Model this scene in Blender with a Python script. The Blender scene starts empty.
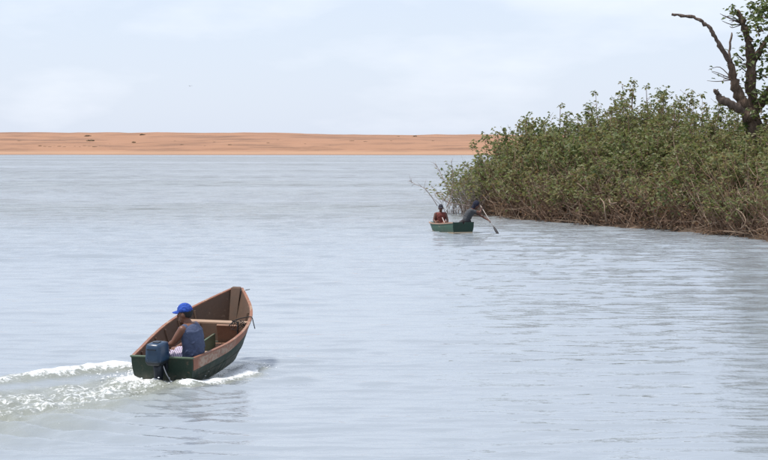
import bpy, bmesh, math, random
import numpy as np
from mathutils import Vector, Matrix

random.seed(7)
rng = np.random.default_rng(11)
scene = bpy.context.scene
col = scene.collection

# ------------------------------------------------------------------ camera
FPX, CX, HY, CAMH = 2000.0, 384.0, 137.0, 4.0          # focal length in photo pixels, centre column, horizon row, eye height
cam_d = bpy.data.cameras.new('camera')
cam_d.sensor_width = 36.0
cam_d.lens = FPX / 768.0 * 36.0
cam_d.clip_start = 0.5
cam_d.clip_end = 20000
cam = bpy.data.objects.new('camera', cam_d)
cam.location = (0, 0, CAMH)
cam.rotation_euler = (math.pi / 2 - math.atan((230 - HY) / FPX), 0, 0)
col.objects.link(cam)
scene.camera = cam

# ------------------------------------------------------------------ sky, sun, exposure
SUN_EL, SUN_AZ = math.radians(66), math.radians(-107)    # azimuth from +Y, clockwise
world = bpy.data.worlds.new('World')
scene.world = world
world.use_nodes = True
wn, wl = world.node_tree.nodes, world.node_tree.links
wn.clear()
wo = wn.new('ShaderNodeOutputWorld')
bg = wn.new('ShaderNodeBackground')
bg.inputs['Strength'].default_value = 0.12
sky = wn.new('ShaderNodeTexSky')
sky.sky_type = 'NISHITA'
sky.sun_disc = False
sky.sun_elevation = SUN_EL
sky.sun_rotation = SUN_AZ
sky.air_density = 1.0
sky.dust_density = 0.6
sky.ozone_density = 1.2
tc = wn.new('ShaderNodeTexCoord')
mp = wn.new('ShaderNodeMapping')
mp.inputs['Scale'].default_value = (1.0, 1.0, 3.2)
mp.inputs['Location'].default_value = (4.2, 1.1, 0.3)
wl.new(tc.outputs['Generated'], mp.inputs['Vector'])
n1 = wn.new('ShaderNodeTexNoise')
n1.inputs['Scale'].default_value = 5.5
n1.inputs['Detail'].default_value = 7
n1.inputs['Roughness'].default_value = 0.52
wl.new(mp.outputs['Vector'], n1.inputs['Vector'])
r1 = wn.new('ShaderNodeMapRange')
r1.inputs['From Min'].default_value = 0.47
r1.inputs['From Max'].default_value = 0.72
r1.inputs['To Min'].default_value = 0.0
r1.inputs['To Max'].default_value = 0.55
wl.new(n1.outputs['Fac'], r1.inputs['Value'])
mx = wn.new('ShaderNodeMix')
mx.data_type = 'RGBA'
mx.inputs[7].default_value = (5.5, 6.15, 7.45, 1)       # thin high haze over the whole sky
mx.inputs[0].default_value = 0.80
wl.new(sky.outputs['Color'], mx.inputs[6])
mc = wn.new('ShaderNodeMix')
mc.data_type = 'RGBA'
mc.inputs[7].default_value = (8.3, 8.5, 8.9, 1)          # soft white cloud
wl.new(r1.outputs['Result'], mc.inputs[0])
wl.new(mx.outputs[2], mc.inputs[6])
wl.new(mc.outputs[2], bg.inputs['Color'])
wl.new(bg.outputs['Background'], wo.inputs['Surface'])

sun_d = bpy.data.lights.new('sun', 'SUN')
sun_d.energy = 3.5
sun_d.angle = math.radians(7)
sun_d.color = (1.0, 0.955, 0.89)
sun = bpy.data.objects.new('sun', sun_d)
sdir = Vector((math.sin(SUN_AZ) * math.cos(SUN_EL), math.cos(SUN_AZ) * math.cos(SUN_EL), math.sin(SUN_EL)))
sun.rotation_euler = sdir.to_track_quat('Z', 'Y').to_euler()
sun.location = sdir * 50
col.objects.link(sun)

vs = scene.view_settings
vs.view_transform = 'Standard'
vs.look = 'None'
vs.gamma = 1.0
vs.exposure = 0.22
vs.use_curve_mapping = False
scene.render.engine = 'CYCLES'
scene.cycles.use_denoising = True
scene.cycles.max_bounces = 6
scene.cycles.transparent_max_bounces = 6

# ------------------------------------------------------------------ helpers
def ground(px, py, z=0.0):
    d = FPX * (CAMH - z) / (py - HY)
    return Vector(((px - CX) * d / FPX, d, z))

def at(px, py, d):
    return Vector(((px - CX) * d / FPX, d, CAMH - (py - HY) * d / FPX))

def link(o):
    col.objects.link(o)
    return o

def tag(o, label=None, cat=None, group=None, kind=None):
    if label: o['label'] = label
    if cat: o['category'] = cat
    if group: o['group'] = group
    if kind: o['kind'] = kind
    return o

def empty(name, loc=(0, 0, 0)):
    o = bpy.data.objects.new(name, None)
    o.location = loc
    o.empty_display_size = 0.3
    return link(o)

def mesh_obj(name, me, mat, parent=None, smooth=False):
    o = bpy.data.objects.new(name, me)
    if mat is not None:
        me.materials.clear()
        me.materials.append(mat)
    if smooth:
        me.shade_smooth()
    if parent is not None:
        o.parent = parent
    return link(o)

class MB:
    """collects shapes into one mesh"""
    def __init__(s):
        s.v, s.f = [], []
    def add(s, vs_, fs):
        n = len(s.v)
        s.v += [tuple(p) for p in vs_]
        s.f += [tuple(i + n for i in f) for f in fs]
    def tube(s, path, radii, sides=6, caps=True):
        path = [Vector(p) for p in path]
        n = len(path)
        if not hasattr(radii, '__len__'):
            radii = [radii] * n
        vs_, fs = [], []
        ref = None
        for i, p in enumerate(path):
            t = (path[min(i + 1, n - 1)] - path[max(i - 1, 0)])
            t = t.normalized() if t.length > 1e-9 else Vector((0, 0, 1))
            if ref is None:
                ref = t.orthogonal().normalized()
            ref = (ref - t * ref.dot(t))
            ref = ref.normalized() if ref.length > 1e-6 else t.orthogonal().normalized()
            b = t.cross(ref)
            for k in range(sides):
                a = 2 * math.pi * k / sides
                vs_.append(p + (ref * math.cos(a) + b * math.sin(a)) * radii[i])
        for i in range(n - 1):
            for k in range(sides):
                k2 = (k + 1) % sides
                fs.append((i * sides + k, i * sides + k2, (i + 1) * sides + k2, (i + 1) * sides + k))
        if caps:
            fs.append(tuple(range(sides - 1, -1, -1)))
            fs.append(tuple((n - 1) * sides + k for k in range(sides)))
        s.add(vs_, fs)
    def hexa(s, p):
        """8 corners: 4 bottom (ccw), 4 top"""
        s.add(p, [(3, 2, 1, 0), (4, 5, 6, 7), (0, 1, 5, 4), (1, 2, 6, 5), (2, 3, 7, 6), (3, 0, 4, 7)])
    def box(s, c, size, rot=None):
        c = Vector(c); hx, hy, hz = [k / 2 for k in size]
        P = [Vector(q) for q in ((-hx, -hy, -hz), (hx, -hy, -hz), (hx, hy, -hz), (-hx, hy, -hz), (-hx, -hy, hz), (hx, -hy, hz), (hx, hy, hz), (-hx, hy, hz))]
        if rot is not None:
            P = [rot @ q for q in P]
        s.hexa([c + q for q in P])
    def loft(s, rings, closed=True, caps=True):
        m = len(rings[0]); vs_, fs = [], []
        for r in rings: vs_ += list(r)
        for i in range(len(rings) - 1):
            for k in range(m if closed else m - 1):
                k2 = (k + 1) % m
                fs.append((i * m + k, i * m + k2, (i + 1) * m + k2, (i + 1) * m + k))
        if caps and closed:
            fs.append(tuple(range(m - 1, -1, -1)))
            fs.append(tuple((len(rings) - 1) * m + k for k in range(m)))
        s.add(vs_, fs)
    def ell(s, c, rad, rot=None, nu=14, nv=9):
        c = Vector(c); rings = []
        for j in range(nv):
            ph = -math.pi / 2 + math.pi * (j + 0.5) / nv
            ring = []
            for k in range(nu):
                a = 2 * math.pi * k / nu
                q = Vector((rad[0] * math.cos(ph) * math.cos(a), rad[1] * math.cos(ph) * math.sin(a), rad[2] * math.sin(ph)))
                if rot is not None: q = rot @ q
                ring.append(c + q)
            rings.append(ring)
        s.loft(rings)
    def cap(s, p0, p1, r0, r1, sides=10):
        p0, p1 = Vector(p0), Vector(p1)
        t = (p1 - p0).normalized()
        path, rad = [], []
        for a in (80, 50, 25):
            a = math.radians(a); path.append(p0 - t * r0 * math.sin(a)); rad.append(r0 * math.cos(a))
        path += [p0, p1]; rad += [r0, r1]
        for a in (25, 50, 80):
            a = math.radians(a); path.append(p1 + t * r1 * math.sin(a)); rad.append(r1 * math.cos(a))
        s.tube(path, rad, sides)
    def mesh(s, name='mesh', off=None):
        me = bpy.data.meshes.new(name)
        v = s.v if off is None else [(a - off[0], b - off[1], c - off[2]) for a, b, c in s.v]
        me.from_pydata(v, [], s.f)
        me.update()
        return me
    def build(s, name, mat, parent=None, smooth=False, bevel=0.0, off=None):
        me = s.mesh(name, off)
        if bevel > 0:
            bm = bmesh.new(); bm.from_mesh(me)
            bmesh.ops.bevel(bm, geom=list(bm.edges), offset=bevel, segments=2, affect='EDGES', profile=0.6)
            bm.to_mesh(me); bm.free()
        return mesh_obj(name, me, mat, parent, smooth)

def fused(mb, voxel, smooth_it=3, factor=0.5):
    """one continuous skin round all the shapes in mb"""
    me = mb.mesh('tmp')
    o = bpy.data.objects.new('tmp', me); col.objects.link(o)
    m = o.modifiers.new('r', 'REMESH'); m.mode = 'VOXEL'; m.voxel_size = voxel
    if smooth_it:
        m2 = o.modifiers.new('s', 'SMOOTH'); m2.iterations = smooth_it; m2.factor = factor
    dg = bpy.context.evaluated_depsgraph_get()
    out = bpy.data.meshes.new_from_object(o.evaluated_get(dg))
    bpy.data.objects.remove(o); bpy.data.meshes.remove(me)
    return out

def shift_mesh(me, off):
    n = len(me.vertices); a = np.empty(n * 3, np.float32)
    me.vertices.foreach_get('co', a); a = a.reshape(-1, 3) - np.array(off, np.float32)
    me.vertices.foreach_set('co', a.ravel()); me.update()
    return me

def catmull(xs, ys, x):
    xs, ys = np.array(xs, float), np.array(ys, float)
    m = np.gradient(ys, xs)
    i = np.clip(np.searchsorted(xs, x) - 1, 0, len(xs) - 2)
    h = xs[i + 1] - xs[i]; t = (x - xs[i]) / h
    return float((2*t**3 - 3*t**2 + 1) * ys[i] + (t**3 - 2*t**2 + t) * h * m[i] + (-2*t**3 + 3*t**2) * ys[i+1] + (t**3 - t**2) * h * m[i+1])

def smooth_path(pts, k=5):
    pts = [Vector(p) for p in pts]; out = []
    n = len(pts)
    for i in range(n - 1):
        p0, p1, p2, p3 = pts[max(i-1, 0)], pts[i], pts[i+1], pts[min(i+2, n-1)]
        for j in range(k):
            t = j / k
            out.append(0.5 * ((2*p1) + (p2 - p0)*t + (2*p0 - 5*p1 + 4*p2 - p3)*t*t + (3*p1 - p0 - 3*p2 + p3)*t**3))
    out.append(pts[-1])
    return out

def vnoise(x, y, seed=0):
    xi, yi = np.floor(x).astype(np.int64), np.floor(y).astype(np.int64)
    xf, yf = x - xi, y - yi
    def hsh(a, b):
        n = (a * 374761393 + b * 668265263 + seed * 974711) & 0xffffffff
        n = ((n ^ (n >> 13)) * 1274126177) & 0xffffffff
        return ((n ^ (n >> 16)) & 0xffff) / 65535.0
    u, v = xf*xf*(3-2*xf), yf*yf*(3-2*yf)
    a, b, c, d = hsh(xi, yi), hsh(xi+1, yi), hsh(xi, yi+1), hsh(xi+1, yi+1)
    return (a*(1-u)+b*u)*(1-v) + (c*(1-u)+d*u)*v

def fbm(x, y, seed=0, oct=4):
    s, a, t = 0, 0.5, 0
    for i in range(oct):
        s = s + a * vnoise(x * 2**i, y * 2**i, seed + i * 17); t += a; a *= 0.5
    return s / t

# ------------------------------------------------------------------ materials
class NT:
    def __init__(s, name):
        s.m = bpy.data.materials.new(name); s.m.use_nodes = True
        s.n, s.l = s.m.node_tree.nodes, s.m.node_tree.links
        s.p = s.n['Principled BSDF']
        s.out = s.n['Material Output']
    def node(s, t, **kw):
        nd = s.n.new(t)
        for k, v in kw.items(): setattr(nd, k, v)
        return nd
    def coord(s, kind='Object', scale=None):
        if kind == 'World':
            o = s.node('ShaderNodeNewGeometry').outputs['Position']
        else:
            o = s.node('ShaderNodeTexCoord').outputs[kind]
        if scale is not None:
            m = s.node('ShaderNodeMapping'); m.inputs['Scale'].default_value = scale
            s.l.new(o, m.inputs['Vector']); o = m.outputs['Vector']
        return o
    def noise(s, vec, scale, detail=4, rough=0.55, dist=0.0):
        n = s.node('ShaderNodeTexNoise')
        n.inputs['Scale'].default_value = scale; n.inputs['Detail'].default_value = detail
        n.inputs['Roughness'].default_value = rough; n.inputs['Distortion'].default_value = dist
        s.l.new(vec, n.inputs['Vector'])
        return n.outputs['Fac']
    def ramp(s, fac, stops):
        r = s.node('ShaderNodeValToRGB'); cr = r.color_ramp
        while len(cr.elements) < len(stops): cr.elements.new(0.5)
        for e, (p, c) in zip(cr.elements, stops):
            e.position = p; e.color = (*c, 1) if len(c) == 3 else c
        s.l.new(fac, r.inputs['Fac'])
        return r.outputs['Color']
    def rng(s, v, a, b, c, d, clamp=True):
        r = s.node('ShaderNodeMapRange'); r.clamp = clamp
        for k, q in zip(('From Min', 'From Max', 'To Min', 'To Max'), (a, b, c, d)): r.inputs[k].default_value = q
        s.l.new(v, r.inputs['Value'])
        return r.outputs['Result']
    def math(s, op, a, b=None):
        m = s.node('ShaderNodeMath', operation=op)
        for i, q in enumerate((a, b)):
            if q is None: continue
            if isinstance(q, (int, float)): m.inputs[i].default_value = q
            else: s.l.new(q, m.inputs[i])
        return m.outputs[0]
    def mix(s, f, a, b, blend='MIX'):
        m = s.node('ShaderNodeMix'); m.data_type = 'RGBA'; m.blend_type = blend
        for i, q in ((0, f), (6, a), (7, b)):
            if isinstance(q, (int, float)): m.inputs[i].default_value = q
            elif isinstance(q, tuple): m.inputs[i].default_value = (*q, 1) if len(q) == 3 else q
            else: s.l.new(q, m.inputs[i])
        return m.outputs[2]
    def bump(s, h, strength, dist, normal=None):
        b = s.node('ShaderNodeBump'); b.inputs['Distance'].default_value = dist
        if isinstance(strength, (int, float)): b.inputs['Strength'].default_value = strength
        else: s.l.new(strength, b.inputs['Strength'])
        s.l.new(h, b.inputs['Height'])
        if normal is not None: s.l.new(normal, b.inputs['Normal'])
        return b.outputs['Normal']
    def color(s, c):
        if isinstance(c, tuple): s.p.inputs['Base Color'].default_value = (*c, 1)
        else: s.l.new(c, s.p.inputs['Base Color'])
    def set(s, **kw):
        for k, v in kw.items():
            i = s.p.inputs[k.replace('_', ' ')]
            if isinstance(v, (int, float)): i.default_value = v
            else: s.l.new(v, i)

def worn(name, base, under, dirt=(0.07, 0.05, 0.035), scale=6.0, wear=0.62, rough=0.6, stretch=(1, 0.25, 1), bump=0.25, var=0.35, scum=0):
    """paint or wood with patchy tone, scuffs down to what is underneath and grime"""
    t = NT(name)
    c = t.coord('Object')
    cs = t.coord('Object', stretch)
    dark = tuple(k * (1 - var) for k in base)
    big = t.noise(c, scale * 0.5, 5, 0.6)
    colr = t.mix(big, dark, tuple(min(1, k * (1 + var)) for k in base))
    w = t.rng(t.noise(cs, scale * 3.2, 6, 0.7), wear, wear + 0.09, 0, 1)
    colr = t.mix(w, colr, under)
    g = t.rng(t.noise(cs, scale * 1.3, 5, 0.65), 0.55, 0.8, 0, 0.7)
    colr = t.mix(g, colr, dirt)
    if scum:                                                   # pale dried scum above the waterline
        sp = t.node('ShaderNodeSeparateXYZ'); t.l.new(c, sp.inputs[0])
        sm = t.math('MULTIPLY', t.rng(sp.outputs['Z'], 0.06, scum, 1, 0), t.rng(t.noise(t.coord('Object', (1, 1, 0.25)), 9, 5, 0.7), 0.42, 0.62, 0, 0.8))
        colr = t.mix(sm, colr, (0.17, 0.15, 0.115))
    t.color(colr)
    t.set(Roughness=t.rng(big, 0.3, 0.7, rough - 0.12, rough + 0.12))
    t.set(Normal=t.bump(t.noise(cs, scale * 6, 4, 0.6), bump, 0.01))
    return t.m

def cloth(name, base, var=0.25, scale=14, rough=0.9):
    t = NT(name)
    c = t.coord('Object')
    n = t.noise(c, scale, 5, 0.6)
    t.color(t.mix(n, tuple(k * (1 - var) for k in base), tuple(min(1, k * (1 + var)) for k in base)))
    t.set(Roughness=rough, Normal=t.bump(t.noise(c, scale * 1.2, 3, 0.5, 0.9), 0.8, 0.06))
    return t.m

MAT = {}
# --- water
t = NT('river_water')
pos = t.coord('World')
sep = t.node('ShaderNodeSeparateXYZ'); t.l.new(pos, sep.inputs[0])
wind = t.rng(sep.outputs['Y'], 50, 105, 0.14, 0.7)
patch = t.noise(t.coord('World', (0.012, 0.05, 1)), 1.0, 3, 0.5)
wind = t.math('MULTIPLY', wind, t.rng(patch, 0.3, 0.7, 0.55, 1.35))
na = t.noise(t.coord('World', (0.5, 1.3, 1)), 3.4, 3, 0.55)
nb = t.noise(t.coord('World', (0.55, 1.2, 1)), 11.0, 2, 0.5)
hsum = t.math('ADD', t.math('MULTIPLY', na, 1.0), t.math('MULTIPLY', nb, 0.28))
nrm = t.bump(hsum, wind, 0.16)
near_c = t.mix(t.noise(t.coord('World', (0.05, 0.12, 1)), 1.0, 3), (0.25, 0.285, 0.32), (0.29, 0.32, 0.35))  # bluish tone painted into the near water for the reflected sky
far_c = t.mix(t.rng(t.noise(t.coord('World', (0.013, 0.05, 1)), 1.0, 5, 0.6), 0.38, 0.62, 0, 1), (0.17, 0.18, 0.17), (0.28, 0.30, 0.32))   # darker streaks painted in for rough ripples mirroring less sky
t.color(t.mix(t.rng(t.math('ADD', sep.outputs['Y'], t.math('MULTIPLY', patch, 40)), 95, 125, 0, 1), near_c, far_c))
t.set(Roughness=t.rng(sep.outputs['Y'], 80, 400, 0.05, 0.26), IOR=1.4, Normal=nrm)
fo = t.node('ShaderNodeAttribute', attribute_name='foam').outputs['Fac']
fn1 = t.noise(t.coord('World', (1, 0.8, 1)), 11.0, 7, 0.72, 0.5)
fsum = t.math('ADD', fo, t.math('MULTIPLY', t.math('SUBTRACT', fn1, 0.5), 1.9))
fmask = t.rng(fsum, 0.46, 0.74, 0, 1)
foam_b = t.node('ShaderNodeBsdfPrincipled')
foam_b.inputs['Base Color'].default_value = (0.86, 0.88, 0.88, 1)
foam_b.inputs['Roughness'].default_value = 0.75
fb = t.bump(t.noise(t.coord('World'), 28, 4, 0.7), 0.8, 0.05)
t.l.new(fb, foam_b.inputs['Normal'])
silt_b = t.node('ShaderNodeBsdfPrincipled')                     # churned, aerated water
silt_b.inputs['Base Color'].default_value = (0.24, 0.25, 0.205, 1)
silt_b.inputs['Roughness'].default_value = 0.12
silt_b.inputs['IOR'].default_value = 1.333
t.l.new(t.bump(t.noise(t.coord('World'), 9, 4, 0.6), 0.6, 0.06), silt_b.inputs['Normal'])
m1 = t.node('ShaderNodeMixShader'); m2 = t.node('ShaderNodeMixShader')
t.l.new(t.rng(fo, 0.02, 0.30, 0, 0.85), m1.inputs[0])
t.l.new(t.p.outputs[0], m1.inputs[1]); t.l.new(silt_b.outputs[0], m1.inputs[2])
t.l.new(fmask, m2.inputs[0]); t.l.new(m1.outputs[0], m2.inputs[1]); t.l.new(foam_b.outputs[0], m2.inputs[2])
t.l.new(m2.outputs[0], t.out.inputs['Surface'])
MAT['water'] = t.m

t = NT('spray_droplets'); t.color((0.9, 0.92, 0.93)); t.set(Roughness=0.5); MAT['spray'] = t.m

# --- sand
t = NT('orange_sand')
pw = t.coord('World', (0.5, 0.25, 1))
a = t.noise(pw, 0.06, 6, 0.6)
b = t.noise(t.coord('World', (0.25, 0.6, 2.0)), 0.22, 6, 0.65)
c0 = t.mix(a, (0.29, 0.145, 0.080), (0.385, 0.208, 0.120))
c1 = t.mix(t.rng(b, 0.46, 0.64, 0, 0.9), c0, (0.185, 0.098, 0.056))
sz = t.node('ShaderNodeSeparateXYZ'); t.l.new(t.coord('World'), sz.inputs[0])
c1 = t.mix(t.rng(sz.outputs['Z'], 0.5, 1.0, 0.75, 0), c1, (0.42, 0.245, 0.145))     # washed pale sand at the water's edge
c1 = t.mix(t.rng(sz.outputs['Z'], 0.10, 0.22, 0.8, 0), c1, (0.22, 0.13, 0.085))     # wet rim
t.color(c1); t.set(Roughness=0.95, Normal=t.bump(b, 0.8, 0.6))
MAT['sand'] = t.m

t = NT('bank_mud')
n = t.noise(t.coord('World'), 1.4, 6, 0.65)
t.color(t.mix(n, (0.05, 0.034, 0.022), (0.13, 0.085, 0.055))); t.set(Roughness=0.9, Normal=t.bump(n, 0.8, 0.3))
MAT['mud'] = t.m

# --- vegetation
def leafmat(name, stops, trans=0.42, rough=0.5):
    t = NT(name)
    g = t.node('ShaderNodeNewGeometry')
    oi = t.node('ShaderNodeObjectInfo')
    ri = t.math('ADD', t.math('MULTIPLY', g.outputs['Random Per Island'], 0.72), t.math('MULTIPLY', oi.outputs['Random'], 0.28))
    c = t.ramp(ri, stops)
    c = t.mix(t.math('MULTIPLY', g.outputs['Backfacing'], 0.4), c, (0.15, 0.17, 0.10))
    t.color(c); t.set(Roughness=rough, Specular_IOR_Level=0.35)
    tr = t.node('ShaderNodeBsdfTranslucent'); t.l.new(c, tr.inputs['Color'])
    ms = t.node('ShaderNodeMixShader'); ms.inputs[0].default_value = trans
    t.l.new(t.p.outputs[0], ms.inputs[1]); t.l.new(tr.outputs[0], ms.inputs[2]); t.l.new(ms.outputs[0], t.out.inputs['Surface'])
    return t.m
MAT['leaf'] = leafmat('shrub_leaf', [(0.0, (0.080, 0.122, 0.038)), (0.25, (0.155, 0.190, 0.060)), (0.55, (0.225, 0.245, 0.082)), (0.78, (0.275, 0.250, 0.10)), (0.9, (0.26, 0.195, 0.075)), (1.0, (0.30, 0.15, 0.055))])
MAT['leaf_tree'] = leafmat('tree_leaf', [(0.0, (0.05, 0.085, 0.022)), (0.5, (0.12, 0.16, 0.04)), (0.85, (0.19, 0.23, 0.07)), (1.0, (0.28, 0.26, 0.08))], 0.38, 0.4)
MAT['leaf_dead'] = leafmat('dead_leaf', [(0.0, (0.10, 0.05, 0.028)), (0.5, (0.20, 0.10, 0.05)), (0.85, (0.29, 0.15, 0.075)), (1.0, (0.32, 0.24, 0.12))], 0.2, 0.8)
MAT['scrub'] = leafmat('dune_scrub_leaf', [(0.0, (0.12, 0.085, 0.05)), (1.0, (0.21, 0.14, 0.08))], 0.2, 0.8)

def twigmat(name, a, b, c):
    t = NT(name)
    g = t.node('ShaderNodeNewGeometry')
    k = t.ramp(g.outputs['Random Per Island'], [(0.0, a), (0.6, b), (1.0, c)])
    n = t.noise(t.coord('Object'), 9, 4, 0.6)
    t.color(t.mix(t.rng(n, 0.35, 0.7, 0, 0.45), k, tuple(q * 0.5 for q in a))); t.set(Roughness=0.9)
    return t.m
MAT['stem'] = twigmat('shrub_stem', (0.16, 0.09, 0.052), (0.28, 0.175, 0.115), (0.42, 0.31, 0.23))
MAT['brush'] = twigmat('dry_brush', (0.14, 0.078, 0.048), (0.25, 0.155, 0.102), (0.42, 0.32, 0.235))
MAT['pale_twig'] = twigmat('pale_bare_twig', (0.24, 0.19, 0.165), (0.33, 0.26, 0.225), (0.42, 0.35, 0.30))
MAT['tan_stick'] = twigmat('tan_stick', (0.20, 0.14, 0.095), (0.28, 0.20, 0.14), (0.34, 0.26, 0.19))
t = NT('bark')
cc = t.coord('Object', (1, 1, 0.3))
n = t.noise(cc, 7, 7, 0.7, 0.4)
k = t.ramp(n, [(0.3, (0.05, 0.033, 0.022)), (0.55, (0.14, 0.092, 0.062)), (0.75, (0.27, 0.20, 0.15))])
t.color(k); t.set(Roughness=0.95, Normal=t.bump(n, 1.0, 0.12)); MAT['bark'] = t.m
t = NT('weathered_dead_wood')
n = t.noise(t.coord('Object', (1, 1, 0.35)), 8, 7, 0.7, 0.4)
t.color(t.ramp(n, [(0.3, (0.06, 0.043, 0.034)), (0.55, (0.16, 0.115, 0.09)), (0.78, (0.30, 0.25, 0.21))]))
t.set(Roughness=0.95, Normal=t.bump(n, 1.0, 0.08)); MAT['deadwood'] = t.m

# --- boats
MAT['green'] = worn('dark_green_paint', (0.009, 0.027, 0.016), (0.10, 0.078, 0.05), scale=4, wear=0.60, scum=0.30)
MAT['green_in'] = worn('faded_green_paint', (0.085, 0.125, 0.08), (0.22, 0.16, 0.11), scale=4, wear=0.6)
MAT['inner'] = worn('brown_hull_boards', (0.098, 0.056, 0.035), (0.20, 0.135, 0.09), scale=3.5, wear=0.62, rough=0.75)
MAT['rail'] = worn('terracotta_rail', (0.245, 0.103, 0.060), (0.32, 0.22, 0.15), scale=5, wear=0.53, dirt=(0.16, 0.075, 0.045), var=0.2)
MAT['floor'] = worn('pinkish_floor_boards', (0.27, 0.145, 0.092), (0.36, 0.25, 0.17), scale=4, wear=0.6, dirt=(0.12, 0.07, 0.05))
MAT['bench'] = worn('bare_bench_wood', (0.38, 0.25, 0.165), (0.48, 0.36, 0.27), scale=4, wear=0.62, dirt=(0.20, 0.12, 0.08), stretch=(0.25, 1, 1), var=0.2)
# upper strake: terracotta with an almost rubbed-off pale band
t = NT('rubbed_strake_paint')
c = t.coord('Object')
sp = t.node('ShaderNodeSeparateXYZ'); t.l.new(c, sp.inputs[0])
big = t.noise(c, 3, 5, 0.6)
base = t.mix(big, (0.20, 0.082, 0.052), (0.34, 0.145, 0.09))
fine = t.noise(t.coord('Object', (1, 0.8, 1.3)), 13, 4, 0.6)
inb = t.math('MULTIPLY', t.rng(sp.outputs['Y'], 0.12, 0.22, 0, 1), t.rng(sp.outputs['Y'], 1.45, 1.7, 1, 0))
pale = t.math('MULTIPLY', inb, t.rng(fine, 0.40, 0.56, 0.15, 0.9))
base = t.mix(pale, base, (0.38, 0.29, 0.225))
base = t.mix(t.rng(t.noise(t.coord('Object', (1, 0.3, 1)), 8, 5, 0.65), 0.6, 0.75, 0, 0.6), base, (0.08, 0.06, 0.045))
t.color(base); t.set(Roughness=0.7, Normal=t.bump(fine, 0.2, 0.01)); MAT['strake'] = t.m
MAT['b2_side'] = worn('sea_green_paint', (0.050, 0.108, 0.074), (0.20, 0.185, 0.135), scale=3, wear=0.60, var=0.35, scum=0.3)
MAT['b2_dark'] = worn('deep_green', (0.009, 0.036, 0.022), (0.07, 0.08, 0.05), scale=3, wear=0.68)  # darker green than the sides, for transom and bottom
MAT['b2_rail'] = worn('sun_bleached_rail', (0.38, 0.25, 0.18), (0.46, 0.35, 0.26), scale=4, var=0.2, dirt=(0.2, 0.12, 0.08))
MAT['b2_cream'] = worn('cream_boot_stripe', (0.50, 0.40, 0.27), (0.36, 0.25, 0.16), scale=4, var=0.2)
def plain(name, c, rough=0.5, metal=0.0, var=0.2, scale=9):
    t = NT(name)
    n = t.noise(t.coord('Object'), scale, 5, 0.6)
    t.color(t.mix(n, tuple(k * (1 - var) for k in c), tuple(min(1, k * (1 + var)) for k in c)))
    t.set(Roughness=t.rng(n, 0.3, 0.7, max(0.05, rough - 0.1), rough + 0.1), Metallic=metal, Normal=t.bump(n, 0.12, 0.01))
    return t.m
MAT['cowl'] = plain('blue_motor_cowl', (0.016, 0.042, 0.085), 0.34, 0, 0.3)
MAT['cowl_band'] = plain('dull_cowl_stripe', (0.006, 0.012, 0.025), 0.5)
MAT['motor_dark'] = plain('dark_motor_casting', (0.016, 0.021, 0.030), 0.42, 0.2)
MAT['rubber'] = plain('black_rubber', (0.012, 0.012, 0.013), 0.7)
MAT['metal'] = plain('dull_metal', (0.35, 0.35, 0.36), 0.4, 0.9)
MAT['rope'] = plain('black_rope', (0.015, 0.014, 0.016), 0.9)
MAT['pole'] = plain('bleached_paddle_wood', (0.55, 0.47, 0.42), 0.7)
MAT['blade'] = plain('dark_paddle_blade', (0.05, 0.045, 0.045), 0.6)
MAT['skin'] = plain('brown_skin', (0.150, 0.062, 0.036), 0.5, 0, 0.18, 6)
MAT['skin2'] = plain('dark_brown_skin', (0.105, 0.042, 0.026), 0.5, 0, 0.18, 6)
MAT['hair'] = plain('black_hair', (0.010, 0.009, 0.009), 0.7)
MAT['eye'] = plain('dark_eye', (0.02, 0.015, 0.012), 0.2)
MAT['shirt_blue'] = cloth('faded_blue_shirt', (0.058, 0.075, 0.135), 0.35, 6)
MAT['cap_blue'] = cloth('bright_blue_cap', (0.020, 0.070, 0.36), 0.2)
MAT['white_patch'] = cloth('white_patch', (0.75, 0.77, 0.8), 0.05)
MAT['shirt_maroon'] = cloth('maroon_top', (0.17, 0.045, 0.035), 0.3)
MAT['shirt_grey'] = cloth('charcoal_tee', (0.060, 0.064, 0.070), 0.25)
MAT['cap_dark'] = cloth('dark_cap', (0.035, 0.032, 0.042), 0.2)
MAT['hood_navy'] = cloth('navy_head_cloth', (0.011, 0.013, 0.030), 0.3)
MAT['shorts_dark'] = cloth('dark_shorts', (0.045, 0.038, 0.040), 0.3)
MAT['shorts_rust'] = cloth('rust_shorts', (0.25, 0.10, 0.06), 0.3)
t = NT('striped_shorts')
w = t.node('ShaderNodeTexWave'); w.wave_type = 'BANDS'; w.bands_direction = 'X'
w.inputs['Scale'].default_value = 11; w.inputs['Distortion'].default_value = 0.4; w.inputs['Detail'].default_value = 2
t.l.new(t.coord('Object'), w.inputs['Vector'])
t.color(t.ramp(w.outputs['Fac'], [(0.35, (0.62, 0.60, 0.66)), (0.6, (0.42, 0.20, 0.25)), (0.85, (0.13, 0.10, 0.26))])); t.set(Roughness=0.9)
MAT['shorts_stripe'] = t.m

# ------------------------------------------------------------------ river water
BOAT_POS = Vector((-3.56, 32.2, -0.055)); BOAT_HEAD = math.radians(12.5); BOAT_PITCH = math.radians(6.2)

def seg_dist(x, y, pts):
    """distance to a polyline, and how far along it (0..1)"""
    best = np.full(x.shape, 1e9); al = np.zeros(x.shape)
    n = len(pts) - 1
    for i in range(n):
        ax, ay = pts[i][0], pts[i][1]; bx, by = pts[i+1][0], pts[i+1][1]
        dx, dy = bx - ax, by - ay
        tt = np.clip(((x-ax)*dx + (y-ay)*dy) / (dx*dx+dy*dy), 0, 1)
        d = np.hypot(x - ax - tt*dx, y - ay - tt*dy)
        m = d < best
        best = np.where(m, d, best); al = np.where(m, (i+tt)/n, al)
    return best, al

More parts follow.
